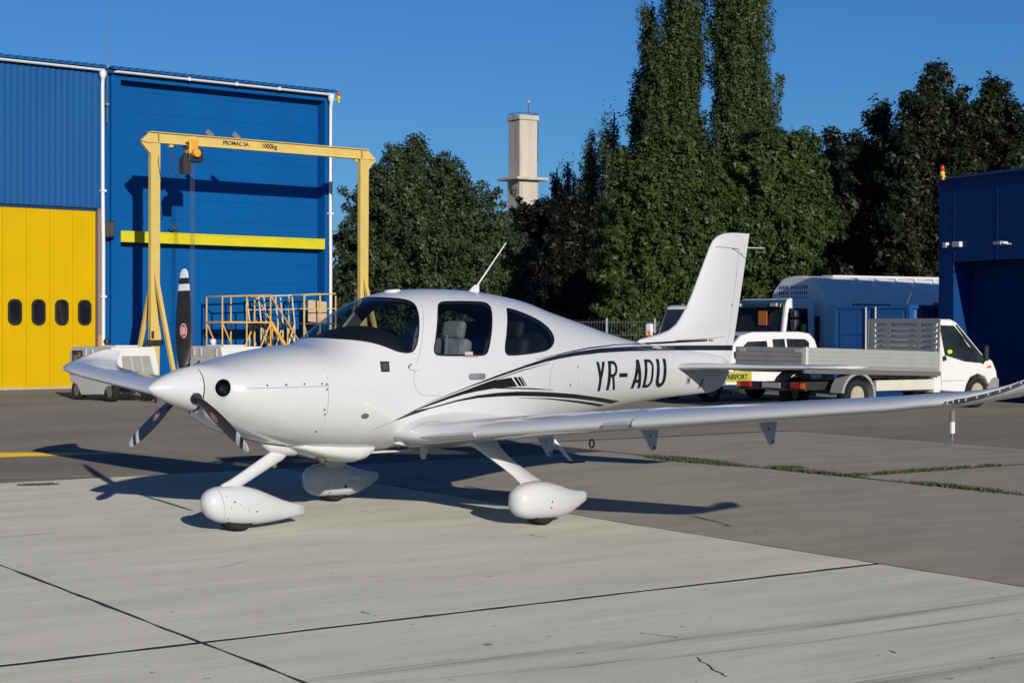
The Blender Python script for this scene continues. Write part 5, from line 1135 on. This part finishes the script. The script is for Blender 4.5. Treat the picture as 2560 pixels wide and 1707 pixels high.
for s,O3 in INLET3:
    ax=Vector((-1,s*.55,0)).normalized(); cc=sum((Vector(p) for p in O3),Vector())/len(O3)
    n_=len(O3); inner=[Vector(p)-ax*.010+(cc-Vector(p))*.05 for p in O3]; deep=[Vector(p)-ax*.13+(cc-Vector(p))*.1 for p in O3]
    o=B().tube([Vector(p) for p in O3]+[Vector(O3[0])],.0065,8,caps=False).build('air_inlet_lip',ACW,AC,smooth=80)
    b=B(); b.loft([[Vector(p) for p in O3],inner,deep],caps=False); b.f.append(tuple(range(2*n_,3*n_))); b.build('inlet_duct',mat('inlet_black',(.004,.004,.005),.3),o,smooth=40,fixn=False)
# cowl outlet bulge and nose-gear fairing
rg=[]
for x,w_,zt_,zb_ in ((1.32,.10,.74,.70),(1.45,.22,.74,.655),(1.65,.29,.74,.585),(1.85,.31,.74,.545),(1.98,.315,.74,.527),(2.07,.315,.74,.540),(2.13,.312,.74,.575),(2.17,.31,.74,.635)):
    rg.append([(x,w_*math.copysign(abs(math.cos(a))**.7,math.cos(a)),(zt_+zb_)/2+(zt_-zb_)/2*math.copysign(abs(math.sin(a))**.7,math.sin(a))) for a in [2*math.pi*k/24 for k in range(24)]])
B().loft(rg).build('cowl_outlet',ACW,AC,smooth=50)
B().box(2.10,2.60,-.30,.30,.612,.626).build('belly_heat_shield',mat('pale_shield',(.6,.6,.58),.5),AC)
rg=[]
for x,w_,zt_,zb_ in ((1.12,.03,.78,.73),(1.20,.065,.78,.66),(1.33,.085,.78,.615),(1.48,.075,.76,.605),(1.60,.03,.74,.66)):
    rg.append([(x,w_*math.cos(a),(zt_+zb_)/2+(zt_-zb_)/2*math.sin(a)) for a in [2*math.pi*k/16 for k in range(16)]])
B().loft(rg).build('nose_gear_fairing',mat('belly_shade_grey',(.62,.63,.63),.35),AC,smooth=50)
B().tube([(1.60,-.12,.68),(1.66,-.13,.60),(1.70,-.14,.555)],.030,10).build('exhaust_pipe',mat('sooty_brass',(.20,.16,.07),.45,metal=.6),AC,smooth=40)
# ---- landing gear ------------------------------------------------------------
def pant(name,secs,yc,n=20,ex=2.3,dx=.07):
    rg=[]
    for x,zt_,zb_,w_ in secs:
        x+=dx; zt_-=.014; zb_-=.014
        rg.append([(x,yc+w_*math.copysign(abs(math.cos(a))**(2/ex),math.cos(a)),(zt_+zb_)/2+(zt_-zb_)/2*math.copysign(abs(math.sin(a))**(2/ex),math.sin(a))) for a in [2*math.pi*k/n for k in range(n)]])
    return B().loft(rg).build(name,ACW,AC,smooth=60)
NP=pant('nose_wheel_fairing',[(.462,.285,.262,.012),(.468,.315,.228,.045),(.49,.352,.180,.075),(.53,.382,.140,.098),(.60,.402,.106,.115),(.72,.410,.078,.124),(.86,.396,.062,.124),(1.0,.362,.056,.115),(1.14,.308,.062,.094),(1.28,.252,.074,.066),(1.40,.215,.088,.040),(1.52,.190,.096,.018),(1.525,.186,.10,.012)],0)
for y0 in (-1,1):
    b=B(); q=[]
    for i in range(9):
        t=i/8; z=.086+.295*t; x=.695-.06*t; q.append((x,z))
    b.add([(x,y0*(.1205*math.sqrt(max(.02,1-((z-.236)/.17)**2*.9))),z) for x,z in q]+[(x+.0022,y0*(.1210*math.sqrt(max(.02,1-((z-.236)/.17)**2*.9))),z) for x,z in q],[(i,i+1,10+i,9+i) for i in range(8)]); b.build('fairing_seam',greym,NP,fixn=False)
for x,z,r_ in ((.70,.275,.008),(.67,.23,.0035),(.76,.245,.003),(.84,.20,.0035),(.93,.18,.006),(.80,.215,.003),(.62,.33,.003),(.64,.14,.003)):
    B().lathe([(-.004,r_),(.004,r_)],(x+.07,-.1235 if x>.66 else -.118,z-.014),(0,1,0),10).build('fairing_bolt',dk,NP)
B().lathe([(-.06,.11),(-.065,.158),(-.045,.176),(.045,.176),(.065,.158),(.06,.11)],(.885,0,.176),(0,1,0),40).build('nose_tyre',tyre,AC,smooth=50)
rg=[]
for x,z,a_,b_ in ((1.42,.70,.060,.042),(1.33,.63,.062,.044),(1.15,.545,.058,.040),(.97,.455,.054,.037),(.82,.385,.052,.036),(.75,.352,.058,.040),(.70,.310,.05,.036)):
    d=Vector((.91,0,.41)).normalized(); nn=Vector((-.41,0,.91)); c=Vector((x,0,z)); rg.append([c+nn*(a_*math.cos(q))+Vector((0,1,0))*(b_*math.sin(q)) for q in [2*math.pi*k/16 for k in range(16)]])
B().loft(rg).build('nose_leg',ACW,AC,smooth=50)
B().tube([(1.22,.0,.62),(1.28,0,.52)],.02,8).build('tow_lug',mat('lug_brass',(.2,.15,.07),.5),AC)
for s in (-1,1):
    yc=s*1.433
    MP=pant('main_wheel_fairing',[(2.675,.262,.205,.012),(2.682,.30,.165,.05),(2.705,.335,.130,.085),(2.75,.366,.100,.115),(2.83,.392,.078,.136),(2.94,.402,.066,.146),(3.07,.392,.060,.146),(3.20,.362,.062,.132),(3.33,.322,.080,.104),(3.45,.292,.122,.070),(3.56,.276,.168,.036),(3.60,.270,.182,.022),(3.605,.262,.19,.016)],yc)
    B().lathe([(-.066,.11),(-.072,.158),(-.05,.176),(.05,.176),(.072,.158),(.066,.11)],(3.09,yc,.176),(0,1,0),40).build('main_tyre',tyre,AC,smooth=50)
    for x,z,r_ in ((3.02,.225,.008),(3.01,.175,.006),(2.97,.25,.003)): B().lathe([(-.004,r_),(.004,r_)],(x+.07,yc+s*.1455,z-.014),(0,1,0),10).build('fairing_bolt',dk,MP)
    for x,z in ((2.92,.35),(2.86,.27),(2.86,.20),(3.14,.35),(3.16,.28),(3.16,.21),(2.88,.12),(3.16,.11)): B().lathe([(-.004,.005),(.004,.005)],(x+.07,yc-s*.140,z-.014),(0,1,0),8).build('fairing_bolt',dk,MP)
    B().lathe([(-.004,.014),(.004,.014)],(3.14,yc-s*.146,.151),(0,1,0),12).build('jack_hole',blk,MP)
    rg=[]
    for x,y,z,c_,t_ in ((2.83,.84,.80,.22,.055),(2.85,.93,.715,.165,.046),(2.875,1.00,.655,.125,.040),(2.92,1.09,.575,.105,.034),(2.97,1.18,.50,.100,.032),(3.02,1.27,.425,.105,.034),(3.05,1.34,.37,.125,.040),(3.06,1.40,.315,.15,.05)):
        rg.append([(x+c_*math.cos(q)*(1 if math.cos(q)<0 else 1.15),s*(y+t_*math.sin(q)*.75),z+t_*math.sin(q)*.65) for q in [2*math.pi*k/18 for k in range(18)]])
    B().loft(rg).build('main_leg',ACW,AC,smooth=50)
# ---- boarding step, belly blade antenna, drains ----------------------------------
B().tube([(4.02,-.64,.72),(4.20,-.76,.46)],.018,10).build('step_strut',pvc,AC,smooth=40); B().box(4.14,4.34,-.82,-.72,.445,.462).build('step_pad',blk,AC,bevel=.006)
B().prism([(2.98,.62),(3.06,.62),(3.02,.50),(2.97,.50)],-.012,.012).build('belly_antenna',pvc,AC); B().tube([(2.98,0,.505),(2.86,0,.51)],.012,8).build('belly_antenna_tip',blk,AC)
rg=[]
for x,h_,w_ in ((2.24,.004,.01),(2.29,.022,.045),(2.35,.034,.06),(2.41,.036,.058)):
    rg.append([(x,-.455-w_*.4+w_*math.cos(q),.705+h_*math.sin(q)) for q in [2*math.pi*k/14 for k in range(14)]])
B().loft(rg).build('fresh_air_scoop',ACW,AC,smooth=50)
# ---- roof fittings ------------------------------------------------------------------
B().lathe([(0,.078),(.012,.078),(.026,.066),(.03,.0)],(2.62,0,2.042),(-.1,0,1),24).build('gps_puck',pvc,AC,smooth=40)
b=B(); b.loft([[(3.56,-.012,2.05),(3.72,-.0,2.05),(3.56,.012,2.05)],[(3.66,-.006,2.13),(3.72,0,2.13),(3.66,.006,2.13)]]).tube([(3.69,0,2.12),(4.08,0,2.545)],[.009,.005],8).build('whip_antenna',pvc,AC)
decal([[(4.36,1.925),(4.52,1.885),(4.525,1.893),(4.365,1.935)]],greym,'roof_vent',.004)
# ---- cabin interior ---------------------------------------------------------------------
dashm=mat('glareshield_black',(.012,.013,.015),.7)
rg=[]
for x,w_,zt_ in ((1.76,.28,1.610),(1.86,.40,1.668),(2.0,.48,1.712),(2.14,.52,1.735),(2.25,.535,1.738),(2.32,.535,1.722),(2.36,.53,1.66),(2.37,.52,1.50)):
    rg.append([(x,w_*math.cos(q),1.22+(zt_-1.22)*(math.sin(q)**.45)) for q in [math.pi*k/16 for k in range(17)]])
B().loft(rg).build('instrument_panel',dashm,AC,smooth=50)
B().box(1.9,4.1,-.36,.36,.80,.82).build('cabin_floor',dashm,AC)
B().loft([[(4.28,.44*math.cos(q),1.30+.46*math.sin(q)) for q in [2*math.pi*k/20 for k in range(20)]],[(4.30,.44*math.cos(q),1.30+.46*math.sin(q)) for q in [2*math.pi*k/20 for k in range(20)]]]).build('baggage_bulkhead',dashm,AC)
seatm=mat('grey_seat_cover',(.30,.305,.31),.85,var=.25,scale=9,bump=.6,bscale=18)
def rbox(b,c,sz,rx=0): return b.box(-sz[0]/2,sz[0]/2,-sz[1]/2,sz[1]/2,-sz[2]/2,sz[2]/2,Matrix.Translation(c)@Matrix.Rotation(R(rx),4,'Y'))
for x0,m_ in ((2.78,seatm),(3.55,mat('dark_seat_leather',(.012,.012,.013),.7))):
    for y in (-.27,.27):
        o=rbox(B(),(x0,y,1.02),(.5,.46,.14),-6).build('seat_cushion',m_,AC,bevel=.05)
        rbox(B(),(x0+.28,y,1.33),(.13,.44,.60),14).build('seat_back',m_,o,bevel=.05); rbox(B(),(x0+.36,y,1.70),(.09,.26,.17),14).build('head_rest',m_,o,bevel=.04)
B().tube([(2.86,-.40,1.20),(2.98,-.33,1.50),(3.02,-.30,1.66)],.012,6).build('seat_belt',mat('belt_grey',(.25,.26,.24),.7),AC)
decal([[(2.93,1.475),(3.03,1.475),(3.03,1.505),(2.93,1.505)]],mat('pale_placard',(.5,.5,.4),.6),'window_placard',.002)
